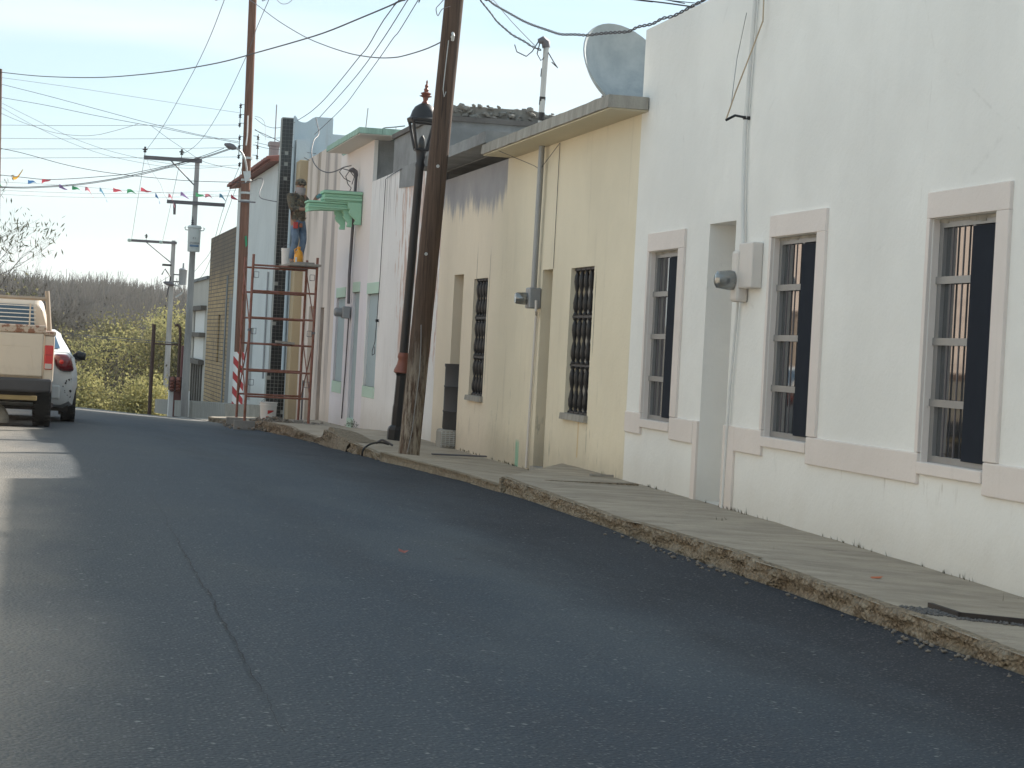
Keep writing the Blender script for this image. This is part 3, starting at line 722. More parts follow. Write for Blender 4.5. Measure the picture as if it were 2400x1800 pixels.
# ---------------- green cornice
GC = thing('green_cornice', 'moulded green painted cornice with stepped brackets on the wall beside the painter', 'cornice', (6.2, 44, 4.2))
def tier(x0, x1, y0, y1, z0, z1, name, bv=.008): return MB().box(x0, x1, y0, y1, z0, z1).build(name, MGREEN, GC, bevel=bv)
tier(5.42, 6.19, 42.90, 43.45, 4.305, 4.36, 'upper_fillet'); tier(5.45, 6.19, 42.95, 43.44, 4.235, 4.304, 'upper_moulding', .02); tier(5.43, 6.19, 42.92, 43.45, 4.185, 4.234, 'upper_bead'); tier(5.45, 6.19, 42.96, 43.44, 4.155, 4.184, 'upper_fascia')
tier(5.14, 6.188, 43.00, 43.60, 4.115, 4.1545, 'lower_fillet'); tier(5.16, 6.19, 43.04, 43.58, 4.055, 4.114, 'lower_moulding', .02); tier(5.15, 6.0, 43.01, 43.59, 4.02, 4.054, 'lower_bead')
MB().prism([(5.16,43.05,4.019),(5.95,43.05,4.019),(5.75,43.05,3.995),(5.40,43.05,3.985),(5.22,43.05,3.96),(5.16,43.05,3.94)], [(5.16,43.56,4.019),(5.95,43.56,4.019),(5.75,43.56,3.995),(5.40,43.56,3.985),(5.22,43.56,3.96),(5.16,43.56,3.94)]).build('under_curve', MGREEN, GC)
def brk(x1, zt, zb, w, y, name='bracket'):
    h = zt-zb; pr = [(0,zt),(0,zb),(.45,zb),(.5,zb+.06*h),(.38,zb+.2*h),(.55,zb+.3*h),(.8,zb+.42*h),(.92,zb+.55*h),(.85,zb+.68*h),(1,zb+.78*h),(1,zt)]
    MB().prism([(x1-q*w, y, z) for q, z in pr], [(x1-q*w, y+.13, z) for q, z in pr]).build(name, MGREEN, GC, bevel=.006)
brk(6.185, 4.15, 3.725, .27, 42.93); brk(6.03, 4.05, 3.68, .19, 43.10); brk(5.925, 4.02, 3.635, .22, 43.28)
MB().box(5.47, 6.19, 42.98, 43.4, 4.361, 4.375).build('weathered_top', MCONG, GC)

# ---------------- D: beige stained house
HD = thing('stained_beige_house', 'beige house with dark water stains and two narrow brown doors behind the scaffold', 'house', (6.2, 49, 0))
doorD = [(47.95,48.55,-.5,2.16),(49.5,50.6,-.5,2.2)]
facade(6.2, 46.38, 52.2, -.6, 5.68, doorD, .25).build('wall', MBEIGE, HD)
MB().box(6.46, 15, 46.4, 52.2, -.6, 5.6).build('rear_wall', MCONG, HD)
for a, b, z0, z1 in doorD: MB().box(6.37, 6.40, a, b, z0, z1).build('door', MDOORB, HD)
MB().box(6.17, 6.3, 50.9, 51.0, -.5, .5).build('downpipe', MSTEEL, HD)
# ---------------- pilaster + blue house
HP = thing('pale_blue_house', 'pale blue house with a scalloped parapet rising behind the stained roof', 'house', (6.2, 54, 0))
MB().box(6.0, 6.3, 52.2, 52.9, -.7, 5.66).build('tan_pilaster', MTAN, HP, bevel=.02)
pts = [(6.0,6.84)]
for q in range(1, 12):
    t = q/12; x = 6.0+.5*t; pts.append((x, 6.76 - .075*math.sin(math.pi*min(1, t*1.15)) + .08*max(0, t-.55)*2 + .06*(1-t)*(t < .15)))
pts += [(6.5,6.84),(6.93,6.84),(6.935,6.45),(7.6,6.44),(7.6,5.0),(15,5.0),(15,-.7),(6.0,-.7)]
mb = MB(); mb.prism([(x, 53.7, z) for x, z in pts], [(x, 54.0, z) for x, z in pts]); mb.build('side_parapet', MBLUE, HP)
MB().box(6.01, 15, 54.0, 55.6, -.7, 5.0).build('wall', MBLUE, HP)
MB().box(5.98, 6.3, 52.9, 55.6, -.7, 6.2).build('front_wall', MBLUE, HP)
TC = thing('tiled_column', 'tall black tiled column fin with pale grout and missing tiles', 'column', (5.75, 52.9, -.5))
MB().box(5.62, 5.88, 52.92, 53.3, -.6, 6.70).build('core', MGROUT, TC)
MB().box(5.545, 6.02, 52.93, 53.25, -.6, .60).build('plinth', MGROUT, TC)
tme = None; z = .66; row = 0
def tile(x, y, z, front=True):
    global tme
    if tme is None:
        o = MB().box(-.041, .041, -.012, .0, -.041, .041).build('tile', MTILEB, TC, local=True); tme = o.data
    else: o = bpy.data.objects.new('tile', tme); COL.objects.link(o); o.parent = TC
    o.location = Vector((x, y, z)) - TC.location
    if not front: o.rotation_euler.z = rad(-90)
while z < 6.68:
    for i in range(3):
        if RNG.random() > .035 and not (3.0 < z < 3.2 and i == 1): tile(5.664+.0865*i, 52.919, z)
    z += .0865
z = -.5
while z < .6:
    for i in range(5):
        if RNG.random() > .03: tile(5.60+.0905*i, 52.929, z)
    z += .0895

# ---------------- E: far white house with tile eave, F brick, G greige
HE = thing('far_white_house', 'white house with sloping clay tile eave and chimney behind the upright pole', 'house', (6.9, 72, -.6))
facade(6.9, 65.5, 78.4, -1.2, 6.6, [(70.5,71.5,-.6,1.7),(74.5,75.5,.3,1.8)], .2).build('wall', MCREAMFAR, HE)
MB().box(7.11, 16, 65.5, 78.4, -1.2, 6.5).build('rear_wall', MCREAMFAR, HE)
MB().box(7.05, 7.08, 70.5, 71.5, -.6, 1.7).build('door', MSTEEL, HE); MB().box(7.05, 7.08, 74.5, 75.5, .3, 1.8).build('window', MGLASS, HE)
rf = MB(); rf.prism([(6.62,65.2,6.60),(6.62,65.2,6.72),(16,65.2,8.2),(16,65.2,8.05)], [(6.62,78.9,6.60),(6.62,78.9,6.72),(16,78.9,8.2),(16,78.9,8.05)]); rfo = rf.build('roof', MROOFT, HE)
tm2 = None
for k in range(62):
    y = 65.3 + k*.22
    if tm2 is None:
        pr = [(math.cos(t)*.10, math.sin(t)*.10) for t in [math.pi*i/6 for i in range(7)]]
        mb = MB(); mb.prism([(0, a, b) for a, b in pr], [(.9, a*.85, b*.85+.14) for a, b in pr]); o = mb.build('roof_tile', MROOFT, HE, local=True); tm2 = o.data
    else: o = bpy.data.objects.new('roof_tile', tm2); COL.objects.link(o); o.parent = HE
    o.location = Vector((6.52, y, 6.66+RNG.uniform(-.012,.012))) - HE.location
ch = MB(); ch.box(7.3, 7.58, 72.0, 72.5, 6.6, 7.65); ch.box(7.26, 7.62, 71.96, 72.54, 7.65, 7.78); ch.build('chimney', MCONP, HE)
MB().tube([(7.45,72.2,7.7),(7.45,72.2,9.0)], .02, 6).build('antenna_rod', MALU2, HE)
MB().tube([(6.85,66.4,.2),(6.85,66.4,3.4)], .03, 8).build('conduit', MALU2, HE)
HF = thing('brick_house', 'bare brown brick building with a sooty top beyond the far white house', 'house', (6.9, 84, -1))
facade(6.9, 78.4, 89.6, -1.6, 5.28, [(83.2,84.2,.4,2.2)], .1).build('wall', MBRICK, HF)
MB().box(7.0, 16, 78.42, 89.6, -1.6, 5.2).build('rear_wall', MBRICK, HF)
MB().box(6.86, 7.0, 80.6, 80.95, -1.4, 3.6).build('concrete_pier', MCONG, HF)
MB().box(6.97, 6.99, 83.2, 84.2, .4, 2.2).build('blocked_window', MCONG, HF)
HG = thing('far_greige_house', 'greige two storey house with balcony slabs and soot streaks beside the concrete poles', 'house', (6.9, 94, -1.5))
facade(6.9, 89.6, 98.4, -2.2, 3.66, [(91,97,1.5,2.45),(91,97,.35,1.3)], .25).build('wall', MGREIGE, HG)
MB().box(7.16, 16, 89.62, 98.4, -2.2, 3.6).build('rear_wall', MGREIGE, HG)
for z in (2.5, 1.4, .28): rough_slab(6.66, 6.9, 90.2, 98.2, z-.09, z+.09, z).build('balcony_slab', concrete('sooty_slab%g' % z, (.16,.14,.12), k=.8), HG)
for z0, z1 in ((1.5,2.42),(.38,1.3)): MB().box(6.95, 6.98, 91.1, 96.9, z0, z1).build('white_panel', MWHT, HG)
for k in range(5): MB().box(6.84, 6.9, 90.9+k*1.35, 91.35+k*1.35, -2.1, .2).build('sooty_pier', simple('soot%d' % k, (.10,.085,.07), .9, .4), HG)
MB().box(6.8, 16, 89.5, 98.6, 3.66, 3.78).build('roof_slab', MCONG, HG)
for k in range(5): MB().tube([(7.2+.15*k,93+.9*k,3.7),(7.2+.15*k,93+.9*k,4.6+.2*(k%3))], .014, 5).build('rebar', MRUSTY, HG)

# ---------------- left side of the street (outside the frame, mirrored in the window panes)
for k, (y0, y1, h, m, nm) in enumerate(((-12,12,4.2,MLEFT3,'ivory'),(12.2,33,4.0,MLEFT1,'cream'),(33.2,49,4.6,MLEFT2,'salmon'))):
    hh = thing('street_house', '%s plastered house on the opposite side, mirrored in the window panes' % nm, 'house', (-3.4, (y0+y1)/2, .1))
    mb = MB(); n = int((y1-y0)/5); hs = []
    for i in range(n):
        a = y0+1.6+i*5; hs.append((a, a+1.1, .85, 2.5) if i % 2 else (a, a+1.0, .2, 2.6))
    w = facade(-3.4, y0, y1, -.2, h, hs, -.25); w.build('wall', m, hh)
    MB().box(-12, -3.66, y0, y1, -.2, h-.06).build('rear_wall', m, hh)
    for i, q in enumerate(hs): MB().box(-3.62, -3.58, *q).build('window' if i % 2 else 'door', MGLASS if i % 2 else MDOORB, hh)
    MB().box(-3.66, -3.2, y0, y1, h, h+.12).build('cornice', MCON, hh)

# ================================================================== poles
def crom(P, k=4):
    P = [Vector(p) for p in P]; out = []
    for i in range(len(P)-1):
        a, b, c, d = P[max(i-1,0)], P[i], P[i+1], P[min(i+2,len(P)-1)]
        for j in range(k):
            t = j/k; out.append(.5*((2*b)+(c-a)*t+(2*a-5*b+4*c-d)*t*t+(3*b-a-3*c+d)*t**3))
    return out+[P[-1]]
LPp = thing('leaning_pole', 'thick weathered wooden pole leaning right at the pavement edge', 'pole', (5.02, 29.15, -.1))
def pp(z): return (5.0+.0485*z, 29.15, z)
pz = [-.12,.3,.8,1.3,1.8,2.4,3,3.6,4.2,4.8,5.4,6,6.8,7.6,8.6]
mb = MB(); n = 24; vs = []
for j, z in enumerate([-.12+.1*i for i in range(88)]):
    c = pp(z)
    for k in range(n):
        t = 2*math.pi*k/n; r = .142 - .0025*z + .006*mnoise.noise((math.cos(t)*2.2, math.sin(t)*2.2, z*.35)) + .004*mnoise.noise((math.cos(t)*9, math.sin(t)*9, z*.6))
        vs.append((c[0]+r*math.cos(t), c[1]+r*math.sin(t), z))
mb.add(vs, [(i*n+k, i*n+(k+1)%n, (i+1)*n+(k+1)%n, (i+1)*n+k) for i in range(87) for k in range(n)] + [tuple(87*n+k for k in range(n))])
mb.build('shaft', MPOLE, LPp, smooth=True)
for x, z in ((-.02,3.83),(-.06,2.66),(.0,5.55)):
    c = pp(z); MB().lathe([(.0,0),(.022,.0),(.022,.012),(.008,.016)], 10, (c[0]+x, 29.15-.131, z), Matrix.Rotation(rad(90), 3, 'X')).build('tag_disc', MGALV, LPp)
MB().tube([(5.05,29.01,1.72),(5.06,29.0,1.45),(5.06,29.0,1.1),(5.03,29.0,.7),(5.0,29.0,.3),(4.95,29.0,.02)], .005, 5).build('ground_wire', MALU2, LPp)
MB().tube([(5.22,29.0,5.5),(5.2,29.0,5.2),(5.18,29.0,4.85),(5.2,29.0,4.75),(5.22,29.0,4.82)], .006, 5).build('wire_tail', MGALV, LPp)
MB().tube([(5.27,29.0,5.6),(5.27,28.95,5.56),(5.27,28.99,5.5)], .02, 6).build('cable_clip', MGALV, LPp)

UP = thing('upright_pole', 'tall straight brown wooden utility pole behind the scaffold with insulator racks', 'pole', (5.88, 64, -.6))
MB().tube([(5.9-.012*z, 64, z) for z in [-.7+.7*i for i in range(19)]], [.15-.0022*i for i in range(19)], 16).build('shaft', MPOLE2, UP, smooth=True)
st = MB()
stm = N('red_white_stripes'); _x = stm.xyz(stm.pos()); _s = stm.ma('FRACT', stm.ma('MULTIPLY', stm.ma('ADD', _x[2], stm.ma('MULTIPLY', _x[0], 1.15)), 2.35))
stm = stm.fin(stm.mix(stm.step(_s, .49, .51), (.42,.04,.04), (.72,.70,.68)), .6)
MB().tube([(5.9,64,-.62),(5.885,64,.98)], .158, 16).build('striped_sleeve', stm, UP)
insl = [(0.0,-.045),(.035,-.045),(.045,-.03),(.025,-.01),(.025,.01),(.045,.03),(.035,.045),(0,.045)]
def rack(par, x, y, zs, z0, z1, side, mat=MSTEEL):
    MB().tube([(x, y, z0), (x, y, z1)], .012, 6).build('rack_rod', mat, par)
    for z in zs:
        MB().lathe(insl, 10, (x, y, z)).build('insulator', MBLACK, par, smooth=True)
        MB().tube([(x, y, z+.055), (x+side*.14, y, z+.055)], .009, 5).build('rack_arm', mat, par)
rack(UP, 5.57, 63.95, (8.01,7.73,7.48), 7.4, 8.1, 1); rack(UP, 5.585, 63.95, (7.10,6.84,6.57), 6.5, 7.2, 1); rack(UP, 5.62, 63.95, (6.34,), 6.28, 6.42, 1)
rack(UP, 6.115, 63.95, (7.14,6.88,6.59), 6.5, 7.25, -1)
for z in (6.55, 5.92, 5.55, 5.32): MB().tube([(5.84,64,z-.03),(5.84,64,z+.03)], .152, 14).build('steel_band', MGALV, UP)
MB().tube([(5.78,63.84,7.75),(5.79,63.83,7.2),(5.77,63.83,6.9)], .02, 6).build('warning_strip', MWHT, UP)
MB().box(5.62, 6.12, 63.82, 63.86, 5.27, 5.31).build('side_bar', MSTEEL, UP)
rgm = MB(); rgm.add([(5.86,63.83,4.3),(5.92,63.81,4.32),(5.95,63.82,4.05),(5.9,63.8,3.98)], [(0,1,2,3)]); rgm.build('green_rag', simple('rag_green', (.03,.25,.12), .9), UP)

def streetlight(name, label, pts, head, par_y, scale=1):
    t = thing(name, label, 'streetlight', pts[0])
    MB().tube(crom(pts), .03*scale, 8).build('arm', MGALV, t, smooth=True)
    a, b = Vector(head[0]), Vector(head[1]); d = (b-a)
    mb = MB(); mb.tube([a, a+d*.25, a+d*.6, b], [.04*scale,.085*scale,.09*scale,.03*scale], 10); mb.build('lamp_head', MSTEEL, t, smooth=True)
    return t
sl = streetlight('streetlight', 'streetlight on a curved arm bolted to the upright brown pole', [(5.83,63.84,6.08),(5.81,63.8,6.26),(5.73,63.75,6.54),(5.6,63.7,6.72),(5.46,63.7,6.79)], ((5.48,63.7,6.78),(5.14,63.7,6.88)), 64)
MB().add([(5.72,63.8,6.15),(5.93,63.8,6.18),(5.95,63.8,6.0),(5.8,63.8,5.82)]+[(5.72,63.85,6.15),(5.93,63.85,6.18),(5.95,63.85,6.0),(5.8,63.85,5.82)], [(0,1,2,3),(7,6,5,4),(0,4,5,1),(1,5,6,2),(2,6,7,3),(3,7,4,0)]).build('mounting_plate', MGALV, sl)
sl2 = streetlight('streetlight', 'small far streetlight whose arm curves left beside the transformer pole', [(7.05,112.8,3.2),(7.4,112.8,3.5),(7.2,112.7,3.75),(6.9,112.7,3.83)], ((6.95,112.7,3.82),(6.4,112.7,3.93)), 113, 1.3)

def concrete_pole(name, label, x0, x1, y, z0, z1, w0, w1):
    t = thing(name, label, 'pole', (x0, y, z0)); mb = MB()
    mb.prism([(x0+a*w0/2, y+b*w0/2, z0) for a, b in ((-1,-1),(1,-1),(1,1),(-1,1))], [(x1+a*w1/2, y+b*w1/2, z1) for a, b in ((-1,-1),(1,-1),(1,1),(-1,1))])
    mb.build('shaft', MCONP, t, bevel=.015); return t
P3 = concrete_pole('concrete_pole', 'grey concrete pole with two crossarms carrying the large transformer', 5.225, 5.255, 76, -1.4, 7.42, .25, .15)
MB().box(3.45, 5.4, 75.85, 75.92, 7.22, 7.35).build('crossarm', MSTEEL, P3); MB().box(4.29, 6.24, 75.83, 75.90, 5.79, 5.91).build('crossarm', MSTEEL, P3)
MB().tube([(4.35,75.86,7.24),(5.17,75.9,6.47)], .022, 6).build('brace', MSTEEL, P3)
pin = [(0,0),(.012,0),(.012,.1),(.045,.1),(.055,.14),(.02,.17),(.085,.18),(.09,.21),(.03,.24),(.04,.29),(0,.3)]
for x in (3.48, 4.71): MB().lathe(pin, 10, (x, 75.88, 7.35)).build('pin_insulator', MBLACK, P3, smooth=True)
MB().tube([(4.54,75.8,5.85),(4.55,75.78,5.72),(4.56,75.78,5.42)], [.03,.05,.045], 8).build('cutout_fuse', MSTEEL, P3)
MB().box(5.12, 5.38, 75.88, 76.1, -1.4, -.52).build('white_base', MWHT, P3)
TR = thing('transformer', 'pale grey lettered transformer can hung on the nearer concrete pole', 'transformer', (5.25, 75.7, 4.2))
MB().lathe([(.0,4.2),(.20,4.2),(.205,4.22),(.215,4.98),(.24,5.0),(.24,5.03),(.20,5.08),(0,5.10)], 24, (5.25, 75.68, 0)).build('tank', simple('transformer_grey', (.56,.58,.56), .5, .06), TR, smooth=True)
for s in (-1, 1): MB().tube([(5.25+s*.2,75.68,4.92),(5.25+s*.30,75.66,4.93),(5.25+s*.33,75.66,5.0),(5.25+s*.29,75.66,5.03)], .018, 6).build('lifting_lug', MGALV, TR)
MB().lathe([(.03,5.08),(.05,5.12),(.03,5.15),(.05,5.19),(.03,5.22),(.045,5.26),(.025,5.29),(.01,5.4)], 10, (5.17, 75.68, 0)).build('bushing', MSTEEL, TR, smooth=True)
def text_part(s, size, loc, par, mat, name='lettering', rot=(rad(90),0,0)):
    cu = bpy.data.curves.new(name, 'FONT'); cu.body = s; cu.size = size; cu.align_x = 'CENTER'; cu.extrude = .002
    o = bpy.data.objects.new(name, cu); COL.objects.link(o)
    dg = bpy.context.evaluated_depsgraph_get(); me = bpy.data.meshes.new_from_object(o.evaluated_get(dg)); bpy.data.objects.remove(o)
    me.materials.clear(); me.materials.append(mat); o = bpy.data.objects.new(name, me); COL.objects.link(o); o.parent = par
    o.location = Vector(loc) - wloc(par); o.rotation_euler = rot; return o
text_part('37.5 KVA', .085, (5.25,75.462,4.46), TR, MBLACK); text_part('F 1', .09, (5.25,75.462,4.62), TR, MBLACK)
MB().box(5.1, 5.4, 75.46, 75.466, 4.36, 4.43).build('blue_stripe', simple('faded_blue', (.12,.2,.3), .6), TR)
P4 = concrete_pole('concrete_pole', 'farther pinkish concrete pole with one crossarm and an open cage of insulators', 6.80, 6.83, 113, -3.6, 6.06, .32, .19)
MB().box(4.62, 6.98, 112.8, 112.88, 5.87, 6.0).build('crossarm', MSTEEL, P4); MB().tube([(5.45,112.85,5.9),(6.72,112.9,4.95)], .025, 6).build('brace', MSTEEL, P4)
for x in (5.45,): MB().lathe(pin, 10, (x, 112.84, 6.0)).build('pin_insulator', MBLACK, P4)
for x in (4.62, 6.18): MB().lathe([(0,-.09),(.08,-.07),(.1,0),(.08,.07),(0,.09)], 10, (x, 112.75, 5.93)).build('glass_insulator', N('green_glass%g' % x).fin((.4,.5,.45), .2), P4, smooth=True)
for k in range(4):
    for x in (6.55, 7.05): MB().lathe(insl, 8, (x, 112.8, 1.9+.28*k)).build('insulator', MBLACK, P4)
MB().tube([(6.6,112.7,3.2),(6.75,112.7,4.2),(6.45,112.7,4.6),(6.3,112.7,4.3)], .03, 6).build('jumper', MBLACK, P4)
MB().box(6.3, 6.75, 112.6, 112.8, 4.75, 4.85).build('fuse_bracket', MBLACK, P4)
TR2 = thing('transformer', 'smaller dull transformer can on the farther concrete pole', 'transformer', (7.35, 112.9, 3.9))
MB().lathe([(0,3.85),(.2,3.85),(.21,4.6),(.22,4.62),(.16,4.68),(.05,4.7),(.04,4.95),(0,4.95)], 18, (7.37, 112.9, 0)).build('tank', MALU2, TR2, smooth=True)
for z in (4.35, 4.0): MB().box(6.9, 7.2, 112.85, 112.95, z-.03, z+.03).build('bracket', MSTEEL, TR2)
P0 = thing('edge_pole', 'dark wooden pole top at the left picture edge where many wires start', 'pole', (-.95, 68, -1))
MB().tube([(-.99,68,-1.2),(-1.30,68,9.0)], [.13,.11], 12).build('shaft', MDARKWOOD, P0, smooth=True)
# posts and gate beyond the crest
MB_post = thing('bracket_post', 'dark brown post with a crossbar in front of the yellow bushes', 'post', (4.7, 88, -2))
MB().tube([(4.70,88,-2.8),(4.72,88,1.72)], .075, 8).build('post', MDARKWOOD, MB_post); MB().box(4.7, 5.76, 87.95, 88.05, .93, .99).build('crossbar', MDARKWOOD, MB_post)
GT = thing('tiled_gate_pillar', 'white gate pillar capped with red clay tiles between the concrete poles', 'pillar', (5.45, 85, -2))
MB().box(5.23, 5.5, 84.8, 85.2, -3, -.72).build('pillar', MWHT, GT); MB().box(5.40, 5.66, 84.7, 84.79, -3, -.76).build('red_leaf', simple('oxide_red', (.16,.06,.05), .7), GT)
MB().box(5.22, 5.68, 84.6, 85.3, -.74, -.24).build('cap', simple('cap_dark', (.07,.03,.03), .8), GT)
for r in range(4):
    for c in range(2):
        mb = MB(); mb.tube([(5.32+.22*c,84.62-.03*(3-r),-.28-.115*r),(5.32+.22*c,84.52-.03*(3-r),-.40-.115*r)], [.085,.09], 8); mb.build('roof_tile', MROOFT, GT, smooth=True)
MB().tube([(5.62,86,-2.5),(5.62,86,1.4),(5.6,86,1.65),(5.5,86,1.75),(5.4,86,1.7)], .055, 8).build('arched_post', MDARKWOOD, GT); MB().tube([(5.72,85.6,-2.5),(5.72,85.6,.95)], .06, 8).build('side_post', simple('oxide_red2', (.17,.06,.06), .7), GT)
SG = thing('stop_sign', 'red octagonal sign whose top just shows over the crest of the road', 'sign', (8.16, 150, -6))
oc = [(8.16+.34*math.cos(rad(22.5+45*i)), 150, -3.66+.34*math.sin(rad(22.5+45*i))) for i in range(8)]
MB().prism(oc, [(x, 150.03, z) for x, y, z in oc]).build('plate', MREDW, SG); MB().tube([(8.16,150.06,-6.3),(8.16,150.06,-3.5)], .03, 6).build('post', MGALV, SG)

# ------------------------------------------------------------------ lamp post
LM = thing('lamp_post', 'black ornamental lamp post with copper finial and collar beside the leaning pole', 'lamp post', (5.52, 33.4, -.06)); LM.rotation_euler.y = rad(2.0)
MB().lathe([(.15,0),(.15,.20),(.135,.24),(.10,.27),(.098,.55),(.09,.60),(.084,1.02),(.10,1.06)], 8, (0,0,0), Matrix.Rotation(rad(22.5), 3, 'Z')).build('base', MBLACK, LM, local=True)
MB().lathe([(.10,1.06),(.13,1.08),(.125,1.12),(.09,1.20),(.075,1.28),(.09,1.31),(.08,1.36),(.072,1.38)], 24).build('copper_collar', MCOPPER, LM, smooth=True, local=True)
MB().lathe([(.068,1.38),(.064,4.2),(.075,4.25),(.06,4.3),(.075,4.42),(.085,4.46)], 20).build('shaft', MBLACK, LM, smooth=True, local=True)
fr = MB(); b0, t0, z0, z1 = .085, .19, 4.48, 4.92
for a, b in ((-1,-1),(1,-1),(1,1),(-1,1)): fr.tube([(a*b0,b*b0,z0),(a*t0,b*t0,z1)], .024, 6)
for a, b, c, d in ((-1,-1,1,-1),(1,-1,1,1),(1,1,-1,1),(-1,1,-1,-1)):
    fr.tube([(a*b0,b*b0,z0),(c*b0,d*b0,z0)], .022, 6); fr.tube([(a*t0,b*t0,z1),(c*t0,d*t0,z1)], .034, 6)
fr.build('lantern_frame', MBLACK, LM, local=True)
gl = N('lantern_glass').fin((.95,.97,.97), .05, Transmission_Weight=1.0, IOR=1.01, Alpha=.35)
for a, b, c, d in ((-1,-1,1,-1),(1,-1,1,1),(1,1,-1,1),(-1,1,-1,-1)):
    MB().poly((a*b0,b*b0,z0),(c*b0,d*b0,z0),(c*t0,d*t0,z1),(a*t0,b*t0,z1)).build('pane', gl, LM, local=True)
MB().lathe([(.255,4.915),(.26,4.94),(.215,4.97),(.19,5.06),(.15,5.13),(.08,5.18),(.05,5.19)], 24).build('dome', MBLACK, LM, smooth=True, local=True)
MB().lathe([(.06,5.19),(.035,5.23),(.045,5.28),(.10,5.30),(.06,5.32),(.085,5.345),(.03,5.37),(.04,5.40),(.022,5.43),(.03,5.46),(.012,5.49),(.016,5.52),(.004,5.55)], 18).build('finial', MCOPPER, LM, smooth=True, local=True)
MB().lathe([(.02,4.46),(.05,4.50),(.058,4.57),(.045,4.65),(.015,4.70)], 14).build('bulb', simple('bulb_dark', (.035,.033,.03), .4, .5, 40), LM, smooth=True, local=True)

# ------------------------------------------------------------------ satellite dish
SDh = thing('satellite_dish', 'big grey satellite dish standing on the yellow roof behind the white house corner', 'dish', (6.98, 27, 4.15))
ax = Vector((.36,-.80,.48)).normalized(); Q = ax.to_track_quat('Z', 'X').to_matrix()
n = 40; prof = [(r/12*.68, .8*(r/12*.68)**2) for r in range(13)]; mb = MB(); cpos = Vector((7.20,27.1,5.06)) - ax*.37
mb.lathe(prof, n, cpos, Q, False); mb.lathe([prof[-1]]+[(r*1.01, z-.02) for r, z in reversed(prof)], n, cpos, Q, False)
ds = N('dish_grey'); _p = ds.pos(); _x = ds.xyz(_p)
dsc = ds.mix(ds.step(ds.noise(_p, 2.5, 5, .65), .3, .7), (.29,.33,.345), (.40,.435,.44))
dsc = ds.mix(ds.ma('MULTIPLY', ds.step(ds.ma('ADD', _x[2], ds.ma('MULTIPLY', ds.noise(_p, 4, 5, .7), .6)), 5.35, 4.9), .6), dsc, (.16,.19,.21))
mb.build('reflector', ds.fin(dsc, .6), SDh, smooth=True)
MB().tube([(7.1,27.55,4.15),(7.0,27.45,4.75)], .05, 8).build('stand', MSTEEL, SDh)
SB = thing('wall_stub', 'rusty iron bracket stub at the white house roof corner', 'bracket', (6.25, 22.6, 4.6)); MB().tube([(6.3,22.72,4.58),(6.3,22.95,4.58)], .015, 6).build('rod', MRUSTY, SB)

# ------------------------------------------------------------------ barrel
BR = thing('drum_barrel', 'dented black steel drum set in the yellow doorway', 'barrel', (6.22, 32.45, -.05))
MB().lathe([(.0,.0),(.27,0),(.28,.03),(.275,.25),(.285,.27),(.275,.29),(.275,.62),(.285,.64),(.275,.66),(.275,.92),(.285,.95),(.285,.975),(.262,.975),(.255,.9),(0,.88)], 28, (6.33,32.46,.22)).build('drum', metal('sooty_drum', (.05,.05,.052), .65, .3, .12), BR, smooth=True)
MB().box(6.0, 6.45, 32.2, 32.7, -.1, .22).build('plinth', MCON, BR, bevel=.04)
g = MB()
for k in range(7): g.tube([(5.98,32.16,.0+.028*k),(6.19,32.14,.0+.028*k)], .007, 5)
for k in range(4): g.tube([(5.99+.06*k,32.15,-.03),(5.99+.06*k,32.15,.2)], .006, 5)
g.build('wire_grate', MGALV, BR)

# ------------------------------------------------------------------ scaffold
SC = thing('scaffold', 'rusty red pipe scaffold of two ladder frames in front of the stained wall', 'scaffold', (4.8, 44.1, -.2))
RZ = (.28,.78,1.31,1.82,2.34,2.84)
for y in (43.3, 45.0):
    for x in (4.15, 5.40): MB().tube([(x,y,-.20),(x+.02,y,3.05)], .026, 10).build('upright', MRUSTY, SC, smooth=True)
    for z in RZ: MB().tube([(4.16,y,z),(5.41,y,z)], .019, 8).build('rung', MRUSTY, SC, smooth=True)
for x in (4.15, 5.42):
    for za, zb in ((.2,1.4),(1.4,.2),(1.7,2.8)): MB().tube([(x,43.3,za),(x,45,zb)], .012, 6).build('cross_brace', MRUSTY, SC)
for x in (4.24, 5.33):
    for z in (.5, 1.5, 2.6):
        l = MB(); l.tube([(x-.045,43.28,z),(x+.045,43.28,z),(x+.045,43.28,z+.11),(x-.045,43.28,z+.11),(x-.045,43.28,z)], .007, 5); l.build('lock_hook', MSTEEL, SC)
mid = MB(); mid.tube([(4.15,43.3,1.55),(4.17,43.3,1.60)], .034, 8); mid.tube([(5.41,43.3,1.55),(5.41,43.3,1.60)], .034, 8); mid.build('coupler', MSTEEL, SC)
rz = road_z(4.15, 43.3)
for k, (x, y) in enumerate(((4.15,43.3),(4.15,45.0))):
    cb = thing('cinder_block', ('nearer' if k == 0 else 'farther')+' hollow cinder block under the scaffold leg on the road', 'block', (x, y, rz))
    m2 = MB(); zz = road_z(x, y) - .005; t = -.205 - zz
    m2.box(x-.2, x+.2, y-.07, y-.05, zz, zz+t); m2.box(x-.2, x+.2, y+.05, y+.07, zz, zz+t)
    for a in (-.2, -.015, .17): m2.box(x+a, x+a+.03, y-.05, y+.05, zz, zz+t)
    m2.box(x-.19, x+.19, y-.049, y+.049, zz+t-.02, zz+t-.003)
    m2.build('shell', MCIND, cb)
for k, (x, y) in enumerate(((5.40,43.3),(5.40,45.0))):
    cb = thing('wood_block', ('nearer' if k == 0 else 'farther')+' scrap wood block under the wall side scaffold leg', 'block', (x, y, -.28))
    MB().box(x-.1, x+.1, y-.1, y+.1, -.32, -.2).build('block', MPLANK, cb, bevel=.01)
PLK = []
